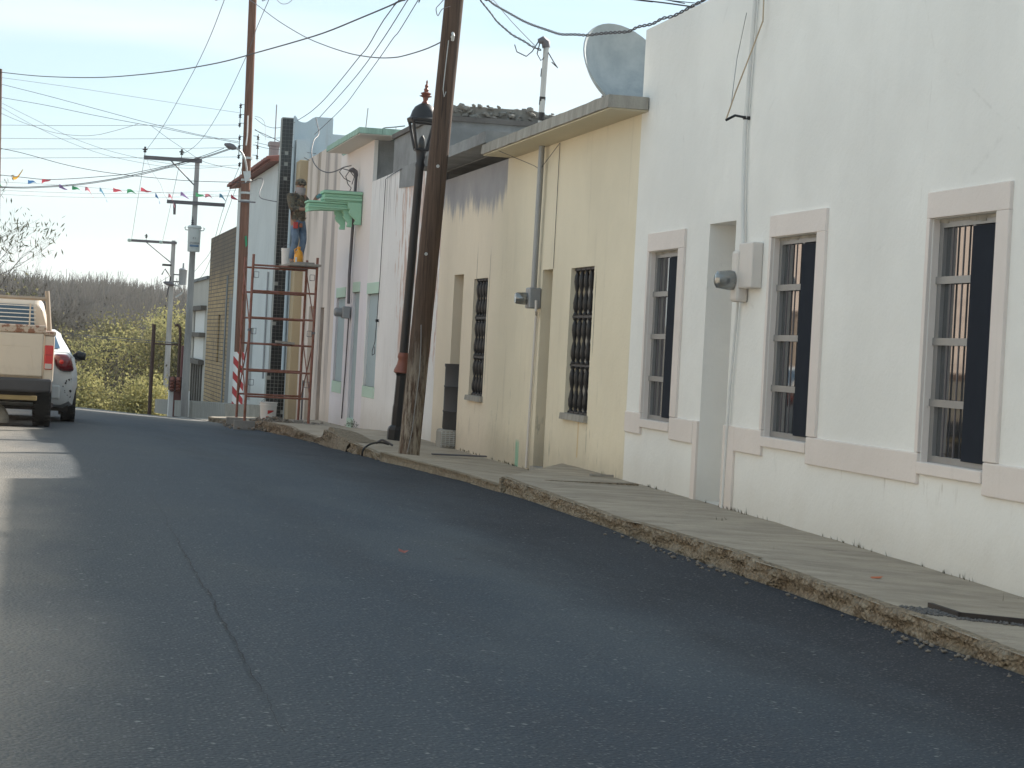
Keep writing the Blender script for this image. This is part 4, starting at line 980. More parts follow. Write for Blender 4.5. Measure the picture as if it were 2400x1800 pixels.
for k, (xa, xb, lb) in enumerate(((4.84,5.14,'wall-far'),(5.15,5.45,'wall-near'))):
    p = MB(); p.box(xa, xb, 42.9, 45.4, 2.865, 2.91); o = p.build('scaffold_plank', MPLANK, bevel=.006); tag(o, ['grey scaffold plank carrying the bucket and the painter', 'grey scaffold plank nearest the wall'][k], 'plank', 'planks on the scaffold')
o = MB().box(5.0, 5.36, 43.25, 44.9, 2.91, 2.95).build('scaffold_board', MPLANK, bevel=.006); tag(o, 'short upper board under the orange jug on the scaffold planks', 'board')
o = MB().obox((4.86,43.28,1.36), .36, .24, .045, Euler((0,rad(4),0)).to_matrix()).build('loose_board', MPLANK, bevel=.005); tag(o, 'short loose board lying on the middle scaffold rung', 'board')

def bucket(name, label, loc, r=.145, h=.36, print_=True):
    t = thing(name, label, 'bucket', loc); x, y, z = loc
    MB().lathe([(0,0),(r*.86,0),(r*.98,h*.82),(r*1.06,h*.83),(r*1.06,h*.86),(r*1.0,h*.87),(r*1.02,h*.95),(r*1.07,h*.96),(r*1.07,h),(r*.97,h),(r*.84,.02),(0,.015)], 24, loc).build('pail', simple('bucket_white', (.66,.65,.62), .45, .1), t, smooth=True)
    MB().tube(crom([(x-r*1.07,y,z+h*.9),(x-r*.6,y-.03,z+h*1.12),(x+.02,y-.05,z+h*1.22),(x+r*.7,y-.03,z+h*1.1),(x+r*1.07,y,z+h*.9)]), .004, 5).build('bail_handle', MSTEEL, t)
    if print_:
        def patch(a0, a1, z0, z1, sk=0):
            m2 = MB(); n = 6; lo = []; hi = []
            for i in range(n+1):
                a = rad(-90 + a0+(a1-a0)*i/n); k = i/n
                def pt(zz): rr = (r*.86 + r*.12*zz/(h*.82))+.002; return (x+rr*math.cos(a), y+rr*math.sin(a), z+zz)
                lo.append(pt(z0 + sk*k)); hi.append(pt(z1))
            for i in range(n): m2.poly(lo[i], lo[i+1], hi[i+1], hi[i])
            m2.build('red_print', MREDW, t)
        patch(-10, 35, .17, .25, .06); patch(-45, -25, .05, .09); patch(15, 50, .04, .06); patch(-20, 0, .10, .13, .02)
    return t
bucket('paint_bucket', 'white bucket with red print on the rubble at the scaffold foot', (4.70, 44.2, -.27+.02), .17, .41)
bucket('paint_bucket', 'white paint bucket standing on the scaffold planks beside the painter', (4.93, 44.35, 2.91), .115, .33, False)
JG = thing('orange_jug', 'orange plastic jug with white label on the scaffold board', 'jug', (5.09, 43.7, 2.95))
MB().lathe([(0,0),(.082,0),(.088,.02),(.088,.14),(.075,.20),(.04,.245),(.026,.26),(.026,.28),(.034,.28),(.034,.31),(0,.312)], 20, (5.09,43.7,2.95)).build('body', N('orange_plastic').fin((.75,.33,.02), .35), JG, smooth=True)
MB().tube([(5.02,43.66,3.12),(5.0,43.64,3.2),(5.05,43.66,3.23)], .012, 6).build('handle', bpy.data.materials['orange_plastic'], JG)
MB().box(5.015, 5.05, 43.607, 43.625, 2.96, 3.05).build('label', MWHT, JG)

# ------------------------------------------------------------------ painter
PER = thing('person', 'person in camouflage jacket, cap, face scarf and jeans working on the scaffold', 'person', (5.06, 44.15, 2.91))
def skin(name, J, E, mat, parent, sub=2, root=None):
    me = bpy.data.meshes.new(name); ks = list(J); ix = {k: i for i, k in enumerate(ks)}
    me.from_pydata([J[k][0] for k in ks], [(ix[a], ix[b]) for a, b in E], [])
    o = bpy.data.objects.new(name, me); COL.objects.link(o); o.parent = parent
    m = o.modifiers.new('skin', 'SKIN'); m.use_smooth_shade = True
    if not me.skin_vertices: me.skin_vertices.new()
    for k in ks:
        r = J[k][1]; me.skin_vertices[0].data[ix[k]].radius = (r, r) if not hasattr(r, '__len__') else r
    me.skin_vertices[0].data[ix[root or ks[0]]].use_root = True
    s = o.modifiers.new('sub', 'SUBSURF'); s.levels = sub; s.render_levels = sub
    dg = bpy.context.evaluated_depsgraph_get(); me2 = bpy.data.meshes.new_from_object(o.evaluated_get(dg)); o.modifiers.clear(); o.data = me2
    me2.materials.clear(); me2.materials.append(mat); me2.shade_smooth(); return o
def chain(*k): return list(zip(k, k[1:]))
MSKIN = simple('skin', (.30,.17,.11), .6, .1)
J = {'pel':((.04,0,.90),.13),'waist':((.035,0,1.05),.13),'chest':((.02,0,1.27),.145),'neck':((.03,-.01,1.43),.06),'jaw':((.05,-.035,1.50),.075),'head':((.05,-.03,1.58),.10),'crown':((.05,-.03,1.64),.075),'nose':((.075,-.135,1.555),.016),
 'hr':((-.05,-.06,.87),.09),'kr':((-.01,-.12,.47),.06),'ar':((-.07,-.09,.09),.04),'fr':((-.03,-.19,.035),.035),
 'hl':((.11,.06,.87),.09),'kl':((.15,-.03,.48),.06),'al':((.11,.07,.09),.04),'fl':((.16,-.03,.035),.035),
 'sr':((-.13,-.10,1.36),.065),'er':((-.12,-.22,1.10),.05),'wr':((.06,-.30,1.10),.034),'pr':((.12,-.31,1.11),.03),
 'sl':((.16,.08,1.36),.065),'el':((.25,-.02,1.19),.05),'wl':((.335,-.05,1.30),.032),'pl':((.365,-.055,1.345),.03)}
E = chain('pel','waist','chest','neck','jaw','head','crown')+[('head','nose')]+chain('pel','hr','kr','ar','fr')+chain('pel','hl','kl','al','fl')+chain('chest','sr','er','wr','pr')+chain('chest','sl','el','wl','pl')
for h, base, d in (('l', Vector((.365,-.055,1.345)), Vector((.3,-.1,.9))), ('r', Vector((.12,-.31,1.11)), Vector((.95,-.1,.1)))):
    d.normalize(); sd = d.cross(Vector((0,1,0))).normalized(); 
    for i, ln in enumerate((.065,.075,.07,.055)):
        a = base + d*.03 + sd*(.011*(i-1.5)*1.5); J[h+'a%d' % i] = (tuple(a), .009); J[h+'b%d' % i] = (tuple(a+d*ln*.55+Vector((.006,0,0))), .008); J[h+'c%d' % i] = (tuple(a+d*ln*.9+Vector((.02,.006,0))), .007)
        E += [('p'+h, h+'a%d' % i)] + chain(h+'a%d' % i, h+'b%d' % i, h+'c%d' % i)
    a = base + sd*-.028; J[h+'t0'] = (tuple(a), .010); J[h+'t1'] = (tuple(a+d*.03-sd*.02), .009); J[h+'t2'] = (tuple(a+d*.055-sd*.022), .008)
    E += [('p'+h, h+'t0')] + chain(h+'t0', h+'t1', h+'t2')
skin('body', J, E, MSKIN, PER)
cam_n = N('camouflage'); _o = cam_n.obj(); _v = cam_n.noise(_o, 9, 3, .6, .6); _v2 = cam_n.noise(cam_n.sc(_o, (1,1.3,1.7)), 14, 3, .6, .8)
cc = cam_n.ramp(_v, (.40, (.035,.032,.028)), (.47, (.14,.12,.085)), (.55, (.07,.065,.045)), (.62, (.24,.20,.15))); cc = cam_n.mix(cam_n.step(_v2, .56, .6), cc, (.12,.075,.04))
cam_n.bump(_v2, .3, .02); MCAMO = cam_n.fin(cc, .9)
JJ = {'hem':((.045,0,.83),(.155,.14)),'pel':((.04,0,.94),(.17,.15)),'waist':((.035,0,1.06),(.17,.15)),'chest':((.02,0,1.28),(.185,.155)),'col':((.03,-.005,1.42),.085),
 'sr':((-.13,-.10,1.35),.088),'er':((-.13,-.23,1.10),.072),'wr':((.03,-.30,1.095),.052),'sl':((.16,.08,1.35),.088),'el':((.25,-.02,1.18),.066),'wl':((.315,-.045,1.27),.05)}
jk = skin('jacket', JJ, chain('hem','pel','waist','chest','col')+chain('chest','sr','er','wr')+chain('chest','sl','el','wl'), MCAMO, PER, root='waist')
dn = N('denim'); _f = dn.noise(dn.obj(), 6, 5, .6); dn.bump(dn.noise(dn.sc(dn.obj(), (1,1,2.5)), 12, 4, .6), .4, .02); MDENIM = dn.fin(dn.mix(dn.step(_f, .3, .7), (.075,.12,.19), (.17,.24,.33)), .85)
JN = {'top':((.04,0,1.0),.12),'pel':((.04,0,.90),.135),'hr':((-.03,-.06,.78),.10),'tr':((-.03,-.10,.66),.09),'kr':((-.01,-.13,.47),.075),'cr':((-.05,-.10,.27),.068),'ar':((-.07,-.085,.10),.060),
 'hl':((.11,.05,.78),.10),'tl':((.14,0,.66),.088),'kl':((.155,-.04,.48),.074),'cl':((.13,.03,.27),.066),'al':((.11,.07,.10),.058)}
skin('jeans', JN, chain('top','pel')+chain('pel','hr','tr','kr','cr','ar')+chain('pel','hl','tl','kl','cl','al'), MDENIM, PER, root='pel')
for s, (a, b) in (('r', ((-.075,-.07,.04),(-.02,-.24,.03))), ('l', ((.105,.09,.04),(.165,-.07,.03)))):
    skin('shoe', {'h':(a,.05),'m':(tuple((Vector(a)+Vector(b))/2+Vector((0,0,.005))),.05),'t':(b,.04)}, chain('h','m','t'), simple('dusty_boot_'+s, (.16,.13,.10), .8), PER, 1)
MB().lathe([(.108,1.592),(.114,1.61),(.112,1.65),(.085,1.70),(.04,1.722),(0,1.725)], 18, (.05,-.03,0)).build('cap', MCAMO, PER, smooth=True, local=True)
MB().add([(-.04,-.12,1.60),(.02,-.17,1.605),(.09,-.205,1.60),(.15,-.17,1.605),(.155,-.08,1.60),(-.04,-.12,1.612),(.02,-.17,1.62),(.09,-.205,1.612),(.15,-.17,1.62),(.155,-.08,1.612)], [(4,3,2,1,0),(5,6,7,8,9),(0,1,6,5),(1,2,7,6),(2,3,8,7),(3,4,9,8),(4,0,5,9)]).build('cap_brim', MCAMO, PER, local=True)
MB().lathe([(.07,1.39),(.098,1.43),(.103,1.49),(.106,1.53),(.098,1.54)], 18, (.052,-.038,0)).build('face_scarf', simple('grey_scarf', (.33,.30,.30), .9, .3, 14), PER, smooth=True, local=True)
for dx in (-.01, .075): MB().lathe([(0,-.012),(.011,-.006),(.013,0),(.011,.006),(0,.012)], 8, (.035+dx, -.128+.012*(dx > 0), 1.578)).build('eye', MBLACK, PER, local=True)
MB().box(-.075, .02, -.205, -.14, .72, .85).build('red_pouch', MREDW, PER, bevel=.015, local=True)
MB().box(.045, .11, -.175, -.12, .75, .83).build('leather_pouch', simple('leather', (.34,.12,.06), .7), PER, bevel=.012, local=True)
TRW = thing('trowel_rag', 'teal rag in the hand of the painter on the cornice end', 'rag', (5.48, 44.1, 4.3)); MB().tube([(5.43,44.08,4.27),(5.49,44.1,4.31),(5.56,44.15,4.36)], [.03,.05,.03], 7).build('cloth', simple('teal_rag', (.12,.28,.30), .9), TRW, smooth=True)

WIRES = [  # points traced from image pixels at assumed depths, converted offline to world coordinates
 ('thick dark cable sagging from the left edge pole up to the top of the sky', 0.014, 'cable', [(-1.21,68.0,8.91),(-0.22,62.14,8.24),(0.65,57.05,7.71),(1.39,52.74,7.3),(2.03,49.02,7.0),(2.59,45.78,6.77),(3.08,42.92,6.6),(3.38,41.18,6.52),(3.65,39.57,6.47),(4.02,37.37,6.4),(4.35,35.38,6.35),(4.64,33.55,6.35),(4.93,31.67,6.36),(5.02,31.0,6.4)]),
 ('brown cable drooping from the upright pole to a clip on the leaning pole', 0.011, 'cable', [(5.55,63.8,11.1),(5.49,59.57,10.29),(5.37,52.8,8.96),(5.3,46.68,7.81),(5.28,42.88,7.15),(5.28,39.45,6.59),(5.28,37.41,6.29),(5.29,35.61,6.05),(5.3,34.2,5.89),(5.3,33.09,5.79),(5.3,31.01,5.65),(5.27,28.95,5.56)]),
 ('thin line rising from the left insulator of the tall crossarm, steep', 0.007, 'cable', [(3.49,76.0,7.49),(3.51,69.55,7.46),(3.5,63.97,7.46),(3.44,56.73,7.48),(3.38,50.62,7.5),(3.3,45.77,7.53),(3.18,41.06,7.58),(3.16,40.0,7.59)]),
 ('thin line rising from the middle insulator of the tall crossarm behind the pole', 0.007, 'cable', [(4.7,76.0,7.47),(4.8,72.12,7.39),(4.83,67.65,7.4),(4.71,59.67,7.53),(4.46,50.58,7.74),(4.29,46.35,7.86),(4.18,43.0,7.94),(4.14,42.0,7.97)]),
 ('steep thin wire, leftmost of three dropping to the blue parapet', 0.008, 'cable', [(4.77,31.0,6.19),(5.12,35.77,6.24),(5.23,37.58,6.28),(5.49,41.82,6.36),(5.74,46.14,6.45),(5.93,50.1,6.57),(6.07,53.8,6.73)]),
 ('steep thin wire, middle one of three dropping to the blue parapet', 0.008, 'cable', [(5.01,31.0,6.38),(5.06,31.59,6.39),(5.41,36.0,6.44),(5.8,41.25,6.53),(6.17,46.9,6.66),(6.6,53.8,6.84)]),
 ('steep thin wire with a splice, rightmost of three dropping to the parapet', 0.007, 'cable', [(5.17,31.0,6.4),(5.2,31.52,6.39),(5.42,34.53,6.35),(5.46,35.33,6.35),(5.62,37.8,6.33),(5.85,41.53,6.31),(6.11,45.93,6.29),(6.41,53.0,6.35)]),
 ('level line to the pole rack, highest of four parallel ones', 0.006, 'cable', [(-1.18,68.0,7.34),(1.16,66.59,7.37),(3.44,65.24,7.43),(5.56,64.0,7.48)]),
 ('level line to the pole rack, second of four parallel ones', 0.006, 'cable', [(-1.16,68.0,6.95),(1.18,66.59,6.98),(3.46,65.24,7.04),(5.58,64.0,7.1)]),
 ('level line to the pole rack, third of four parallel ones', 0.006, 'cable', [(-1.14,68.0,6.63),(1.2,66.59,6.69),(3.47,65.24,6.75),(5.6,64.0,6.84)]),
 ('level line to the pole rack, lowest of four parallel ones', 0.006, 'cable', [(-1.13,68.0,6.36),(1.21,66.59,6.43),(3.49,65.24,6.49),(5.61,64.0,6.57)]),
 ('faint wire slanting from left pole to the uppermost pole insulator', 0.005, 'cable', [(-1.18,68.0,8.75),(0.78,66.82,8.5),(2.76,65.64,8.22),(4.37,64.69,7.99),(5.56,64.0,7.83)]),
 ('straight slanting wire, upper one crossing behind the steep lines', 0.007, 'cable', [(-1.17,68.0,8.55),(0.12,67.22,8.24),(1.6,66.33,7.86),(3.05,65.47,7.49),(4.41,64.67,7.19),(5.57,64.0,7.0)]),
 ('slanting wire kinked where a drooping tail joins it', 0.007, 'cable', [(-1.16,68.0,8.16),(0.14,67.21,7.95),(1.48,66.41,7.69),(2.79,65.63,7.46),(3.19,65.4,7.4),(4.41,64.67,7.16),(5.58,64.0,6.96)]),
 ('drooping tail wire curving up to meet the kinked slanting wire', 0.006, 'cable', [(-1.16,68.0,7.69),(-0.64,66.92,7.41),(-0.16,65.97,7.19),(0.43,64.79,6.95),(1.12,63.47,6.81),(1.55,62.66,6.8),(1.84,62.08,6.84),(2.24,61.28,6.92),(2.58,60.6,7.0)]),
 ('wire leaving the kink and falling to the right towards the crossarm pole', 0.006, 'cable', [(3.18,66.0,7.45),(3.68,65.55,7.07),(4.14,65.15,6.75),(4.59,64.76,6.45),(5.04,64.43,6.31),(5.61,64.0,6.22)]),
 ('long sagging wire from below the kink to the low pole insulator', 0.005, 'cable', [(-1.14,68.0,7.99),(-0.18,67.39,7.53),(0.85,66.74,7.04),(1.85,66.14,6.69),(2.84,65.57,6.46),(3.62,65.12,6.33),(4.65,64.54,6.28),(5.62,64.0,6.34)]),
 ('very faint sagging wire, lower of two under the kinked wire', 0.005, 'cable', [(-1.15,68.0,7.86),(-0.17,67.49,7.34),(0.86,66.99,6.89),(1.87,66.51,6.56),(2.87,66.05,6.37),(3.72,65.66,6.26),(4.51,65.32,6.26),(5.22,65.0,6.33)]),
 ('pale wire descending across the left sky to the pole clamp', 0.009, 'cable', [(-1.14,68.0,6.65),(-0.46,67.59,6.52),(0.69,66.89,6.23),(1.55,66.37,6.07),(2.48,65.83,5.96),(3.45,65.27,5.89),(4.35,64.74,5.84),(5.65,64.0,5.84)]),
 ('twisted cable above the pennants running to the streetlight arm', 0.011, 'cable', [(-1.07,66.0,5.73),(-0.42,65.79,5.69),(0.24,65.58,5.66),(1.08,65.31,5.73),(1.86,65.07,5.83),(2.38,64.91,5.9),(2.82,64.76,6.0),(3.46,64.56,6.17),(4.1,64.35,6.36),(4.73,64.14,6.6),(5.16,64.0,6.79)]),
 ('heavy cable below the twisted one running to the streetlight arm', 0.013, 'cable', [(-1.06,66.0,5.39),(-0.4,65.8,5.41),(0.25,65.6,5.47),(0.9,65.4,5.54),(1.54,65.21,5.65),(2.19,65.01,5.79),(2.83,64.81,5.95),(3.47,64.61,6.14),(4.11,64.42,6.35),(4.74,64.22,6.56),(5.44,64.0,6.84)]),
 ('twin of the heavy cable hanging just beneath it', 0.01, 'cable', [(-1.06,66.0,5.37),(-0.4,65.8,5.38),(0.25,65.6,5.44),(0.9,65.4,5.51),(1.55,65.21,5.62),(2.19,65.01,5.76),(2.83,64.81,5.91),(3.47,64.61,6.11),(4.11,64.42,6.31),(4.74,64.22,6.53),(5.44,64.0,6.81)]),
 ('faint level wire just under the pennant string, upper one', 0.004, 'cable', [(-1.05,66.0,5.29),(0.58,65.5,5.3),(2.21,65.0,5.35),(3.83,64.52,5.46),(5.57,64.0,5.6)]),
 ('faint level wire just under the pennant string, lower one', 0.004, 'cable', [(-1.05,66.0,5.17),(0.59,65.5,5.18),(2.22,65.01,5.23),(3.83,64.53,5.33),(5.64,64.0,5.45)]),
 ('thin span between the two crossarm poles, left one', 0.008, 'cable', [(3.49,76.0,7.39),(3.78,84.74,7.05),(4.23,98.18,6.54),(4.73,113.0,5.97)]),
 ('thin span between the two crossarm poles, right one', 0.008, 'cable', [(4.69,76.0,7.36),(5.05,84.36,7.04),(5.63,97.8,6.52),(6.26,113.0,5.93)]),
 ('loose wire hanging from the tall crossarm down behind a red pennant', 0.005, 'cable', [(3.52,76.0,7.39),(3.69,76.0,6.93),(4.04,76.0,6.45),(4.22,76.0,6.03),(4.42,76.0,5.87)]),
 ('bunched drop wire, upper of two from the pole to the far pale house', 0.007, 'cable', [(5.65,64.0,6.35),(5.68,66.69,5.98),(5.79,71.39,5.32),(6.02,77.93,4.39),(5.94,81.55,3.96),(5.85,84.0,3.7)]),
 ('bunched drop wire, lower of two from the pole to the far pale house', 0.007, 'cable', [(5.71,64.0,6.3),(5.8,66.81,5.87),(5.9,71.26,5.19),(6.03,77.12,4.29),(6.07,81.44,3.66),(5.96,84.0,3.36)]),
 ('wire looping from the pole over the chimney, topmost', 0.006, 'cable', [(6.0,64.0,7.76),(6.09,63.7,7.71),(6.16,63.43,7.63),(6.2,63.02,7.45),(6.13,62.0,6.94)]),
 ('curved wire from the pole to the top of the tiled column', 0.007, 'cable', [(6.0,64.0,7.71),(5.95,60.65,7.21),(5.95,58.17,6.92),(5.95,55.71,6.74),(5.94,53.2,6.62)]),
 ('curved wire from the pole to the middle of the tiled column head', 0.007, 'cable', [(6.02,64.0,7.39),(5.96,60.26,6.87),(5.95,57.74,6.62),(5.94,55.45,6.45),(5.92,53.2,6.33)]),
 ('curved wire from the pole reaching the tiled column lowest', 0.007, 'cable', [(6.04,64.0,6.94),(6.0,60.3,6.56),(5.97,56.02,6.19),(5.95,54.47,6.09),(5.93,53.2,6.02)]),
 ('straight wire from the pole passing behind the tiled column to the beige house', 0.007, 'cable', [(6.04,64.0,7.02),(6.11,60.06,6.61),(6.2,55.77,6.2),(6.24,53.44,5.95),(6.28,51.5,5.77)]),
 ('crossing wire falling right past the tiled column', 0.01, 'cable', [(6.01,64.0,7.37),(6.07,60.62,6.92),(6.13,57.63,6.5),(6.15,55.11,6.1),(6.17,53.45,5.85),(6.2,52.0,5.64)]),
 ('loose black cable hanging from the blue parapet to the service head', 0.014, 'cable', [(6.48,53.5,6.79),(6.41,52.53,6.53),(6.34,51.63,6.29),(6.25,51.09,6.14),(6.1,50.45,6.0),(5.98,49.74,5.8),(5.87,48.95,5.59),(5.8,48.13,5.36),(5.78,47.31,5.16),(5.8,46.69,5.03),(5.85,45.95,4.93),(5.9,45.28,4.9),(5.94,44.64,4.91),(5.96,44.1,4.92),(6.01,43.5,4.91)]),
 ('looped black cable from the pole clamp to the tiled column', 0.014, 'cable', [(5.7,63.8,5.81),(5.77,62.66,5.76),(5.83,61.49,5.75),(5.87,60.54,5.75),(5.9,60.01,5.71),(5.87,59.41,5.57),(5.73,58.45,5.35),(5.63,57.76,5.2),(5.58,57.14,5.05),(5.59,56.6,4.96),(5.67,55.53,4.86),(5.75,54.37,4.77),(5.86,53.0,4.68)]),
 ('twisted service cable dropping to the striped mast head', 0.012, 'twist', [(5.58,29.0,6.15),(5.57,28.7,6.01),(5.59,28.35,5.86),(5.6,28.08,5.75),(5.61,27.83,5.64),(5.63,27.6,5.55),(5.65,27.38,5.47),(5.68,27.11,5.37),(5.72,26.85,5.29),(5.75,26.61,5.22),(5.78,26.41,5.15),(5.83,26.1,5.07)]),
 ('twisted cable sagging in front of the dish up to the white house', 0.013, 'twist', [(5.64,29.0,6.15),(5.62,28.44,5.99),(5.6,27.96,5.86),(5.6,27.44,5.73),(5.59,26.98,5.62),(5.59,26.62,5.53),(5.58,26.03,5.39),(5.58,25.49,5.27),(5.59,24.72,5.11),(5.59,24.06,4.98),(5.6,23.45,4.9),(5.61,22.88,4.82),(5.62,22.44,4.78),(5.63,21.96,4.73),(5.63,21.61,4.69),(5.64,21.31,4.66),(5.64,20.99,4.66),(5.64,20.71,4.64),(5.64,20.42,4.62),(5.63,20.08,4.62),(5.64,19.77,4.6),(5.64,19.51,4.6),(5.63,19.14,4.6),(5.62,18.72,4.6),(5.62,18.5,4.6)]),
 ('thin straight wire beside the twisted service cable', 0.005, 'cable', [(5.94,30.0,6.31),(5.91,29.56,6.17),(5.82,27.81,5.63),(5.75,26.1,5.12)]),
 ('thick distant cable high above the white roof corner', 0.02, 'cable', [(11.78,45.0,8.91),(12.08,45.0,8.9),(12.61,45.0,8.89),(13.23,45.0,8.86),(13.55,45.0,8.85)]),
 ('thin distant cable touching the white roof corner', 0.012, 'cable', [(12.51,45.0,8.97),(12.72,45.0,8.95),(13.31,45.0,8.94),(13.58,45.0,8.93)]),
 ('dark double line in front of the bushes, upper strand', 0.02, 'cable', [(0.99,110.0,1.15),(2.45,103.01,1.09),(4.06,95.44,1.07),(5.65,88.0,1.03)]),
 ('dark double line in front of the bushes, lower strand', 0.016, 'cable', [(0.99,110.0,1.09),(2.46,103.0,1.02),(4.06,95.43,0.98),(5.65,88.0,0.96)]),
 ('pale guy line slanting up across the bushes', 0.01, 'cable', [(2.36,105.0,0.05),(3.49,98.94,0.53),(4.22,95.0,0.86)]),
 ('thin wire from the far pole falling left across the hill', 0.008, 'cable', [(6.68,113.0,4.24),(5.75,117.62,3.57),(4.65,122.66,3.0),(3.04,130.0,2.25)]),
 ('loose wire tail hanging from the leaning pole at the top', 0.006, 'cable', [(5.15,29.0,6.06),(5.07,29.0,5.96),(5.03,29.0,5.9),(5.06,29.0,5.81),(5.11,29.0,5.9),(5.22,29.0,5.95)]),
 ('slack loop of wire at the top of the sky between the poles', 0.006, 'cable', [(4.5,45.0,8.31),(4.59,45.0,8.22),(4.68,45.0,8.19),(4.79,45.0,8.23),(4.89,45.0,8.34)]),
 ('small loop tied where the thick cable leaves the frame', 0.008, 'cable', [(4.77,31.0,6.2),(4.8,31.0,6.25),(4.86,31.0,6.28),(4.89,31.0,6.33)]),
]

# ================================================================== vehicles
def carpaint(name, col, rust=0, chips=None):
    n = N(name); p = n.obj(); c = n.mix(n.noise(p, 2, 4), tuple(v*.93 for v in col), col)
    c = n.mix(n.ma('MULTIPLY', n.step(n.noise(p, 3.5, 6, .7), .5, .75), .35), c, tuple(v*.6 for v in col))
    if rust: c = n.mix(n.step(n.noise(p, 6, 6, .75), .70-rust, .74-rust), c, n.mix(n.noise(p, 20), (.17,.06,.03), (.30,.14,.07)))
    return n.fin(c, .45, Coat_Weight=.25, Coat_Roughness=.2)
MCREAM = carpaint('cream_truck_paint', (.64,.55,.44), .03); MRUSTCAP = carpaint('rusted_cap', (.50,.40,.31), .22)
MCARW = carpaint('silver_white_paint', (.60,.62,.62)); MTAILR = N('red_lens').fin((.55,.02,.015), .25, Coat_Weight=.5)
MTAILD = N('dark_red_lens').fin((.13,.008,.012), .2, Coat_Weight=.5); MTAILC = N('clear_lens').fin((.5,.42,.38), .3)
MAUTOGL = N('auto_glass').fin((.035,.085,.15), .06, IOR=1.6); MUNDER = simple('underbody', (.03,.026,.022), .8, .3); MBUMPB = simple('dark_bumper', (.045,.045,.05), .6, .3); MYELL = simple('dirty_yellow_steel', (.33,.25,.12), .7, .3)
def wheel(par, x, y, r, w, side):
    prof = [(r*.55,-w/2),(r*.9,-w/2),(r,-w/2+.03),(r,w/2-.03),(r*.9,w/2),(r*.55,w/2)]
    m3 = Matrix.Rotation(rad(90), 3, 'Y'); o = MB().lathe(prof, 28, (x, y, r), m3).build('wheel', MRUBBER, par, smooth=True, local=True)
    MB().lathe([(0,-.03),(r*.4,-.02),(r*.56,.0),(r*.56,w*.35),(r*.5,w*.4)], 20, (x+side*w*.08, y, r), m3 if side > 0 else Matrix.Rotation(rad(-90), 3, 'Y')).build('rim', MSTEEL, o, local=True)
    t = MB()
    for k in range(28):
        a = 2*math.pi*k/28
        for s in (-1, 1): t.obox((x+s*w*.33, y+math.cos(a)*r, r+math.sin(a)*r), w*.3, .035, .022, Matrix.Rotation(a+rad(90), 3, 'X'))
    t.build('tread', MRUBBER, o, local=True)
TK = thing('pickup_truck', 'rusty cream pickup with slatted rear window parked at the left edge', 'pickup', (-.615, 30.5, road_z(.2, 31)))
TK.scale = (1.03, 1, 1.05)
def T(mb, name, mat, par=TK, **k): return mb.build(name, mat, par, local=True, **k)
b = MB(); b.box(.78, .915, .02, 2.25, .60, 1.20); b.box(-.915, -.78, .02, 2.25, .60, 1.20); b.box(-.78, .78, .08, 2.25, .62, .68); b.box(-.78, .78, 2.2, 2.25, .68, 1.2); T(b, 'bed', MCREAM, bevel=.03)
for s in (-1, 1): T(MB().box(*(sorted((s*.76, s*.93))), .0, 2.25, 1.2, 1.255), 'bed_rail', MRUSTCAP, bevel=.015)
tg = T(MB().box(-.775, .775, -.012, .04, .665, 1.22), 'tailgate', MCREAM, bevel=.02)
pn = MB(); o1 = [(-.66,.77),(.66,.77),(.60,1.05),(-.60,1.05)]; pn.add([(x, -.014, z) for x, z in o1]+[(x*.93, .004, z+(.03 if i < 2 else -.03)) for i, (x, z) in enumerate(o1)], [(0,1,5,4),(1,2,6,5),(2,3,7,6),(3,0,4,7),(4,5,6,7)]); pn.build('pressed_panel', MCREAM, tg, local=True)
T(MB().box(-.80, .80, -.02, .06, 1.222, 1.325), 'tailgate_cap', MRUSTCAP, bevel=.015)
for s in (-1, 1):
    l = T(MB().box(*sorted((s*.79, s*.90)), -.012, .10, .765, 1.075), 'taillight', MTAILR, bevel=.012)
    MB().box(*sorted((s*.80, s*.89)), -.016, -.011, .775, .84).build('reverse_lens', MTAILC, l, local=True)
    MB().box(*sorted((s*.80, s*.89)), -.015, -.0115, .95, .956).build('lens_rib', MTAILD, l, local=True)
T(MB().box(-.90, .90, -.13, .0, .47, .645), 'bumper', MBUMPB, bevel=.03)
u = MB(); u.box(-.7, .7, .1, 4.2, .42, .60); u.tube([(-.8,.95,.36),(.8,.95,.36)], .06, 8); u.lathe([(.1,-.12),(.14,0),(.1,.12)], 12, (0,.95,.34)); u.box(.3, .5, .2, 2.2, .33, .45); T(u, 'chassis', MUNDER)
T(MB().box(-.6, .72, -.02, .04, .36, .42), 'tow_bar', MYELL, bevel=.01)
c = MB()
def sect(y, hw, zb, hwt, zt): return [(-hw,y,zb),(hw,y,zb),(hw,y,zb+(zt-zb)*.5),(hwt+.03,y,zt-.07),(hwt-.05,y,zt),(-hwt+.05,y,zt),(-hwt-.03,y,zt-.07),(-hw,y,zb+(zt-zb)*.5)]
ss = [sect(2.3,.90,.55,.72,1.60), sect(2.42,.91,.55,.73,1.70), sect(3.3,.91,.55,.73,1.72), sect(3.9,.91,.55,.80,1.12), sect(5.1,.88,.55,.80,1.02), sect(5.2,.84,.55,.74,.9)]
n0 = 0
for q in ss: c.v += q
for i in range(len(ss)-1):
    for k in range(8): c.f.append((i*8+k, i*8+(k+1)%8, (i+1)*8+(k+1)%8, (i+1)*8+k))
c.f += [tuple(range(7,-1,-1)), tuple(40+k for k in range(8))]
cabo = T(c, 'cab', MCREAM, bevel=.03)
rw = T(MB().poly((-.66,2.285,1.22),(.66,2.285,1.22),(.62,2.285,1.60),(-.62,2.285,1.60)), 'rear_window', MAUTOGL)
for k in range(7): MB().box(-.66, .66, 2.20, 2.222, 1.255+.054*k, 1.267+.054*k).build('window_slat', MWHT, rw, local=True)
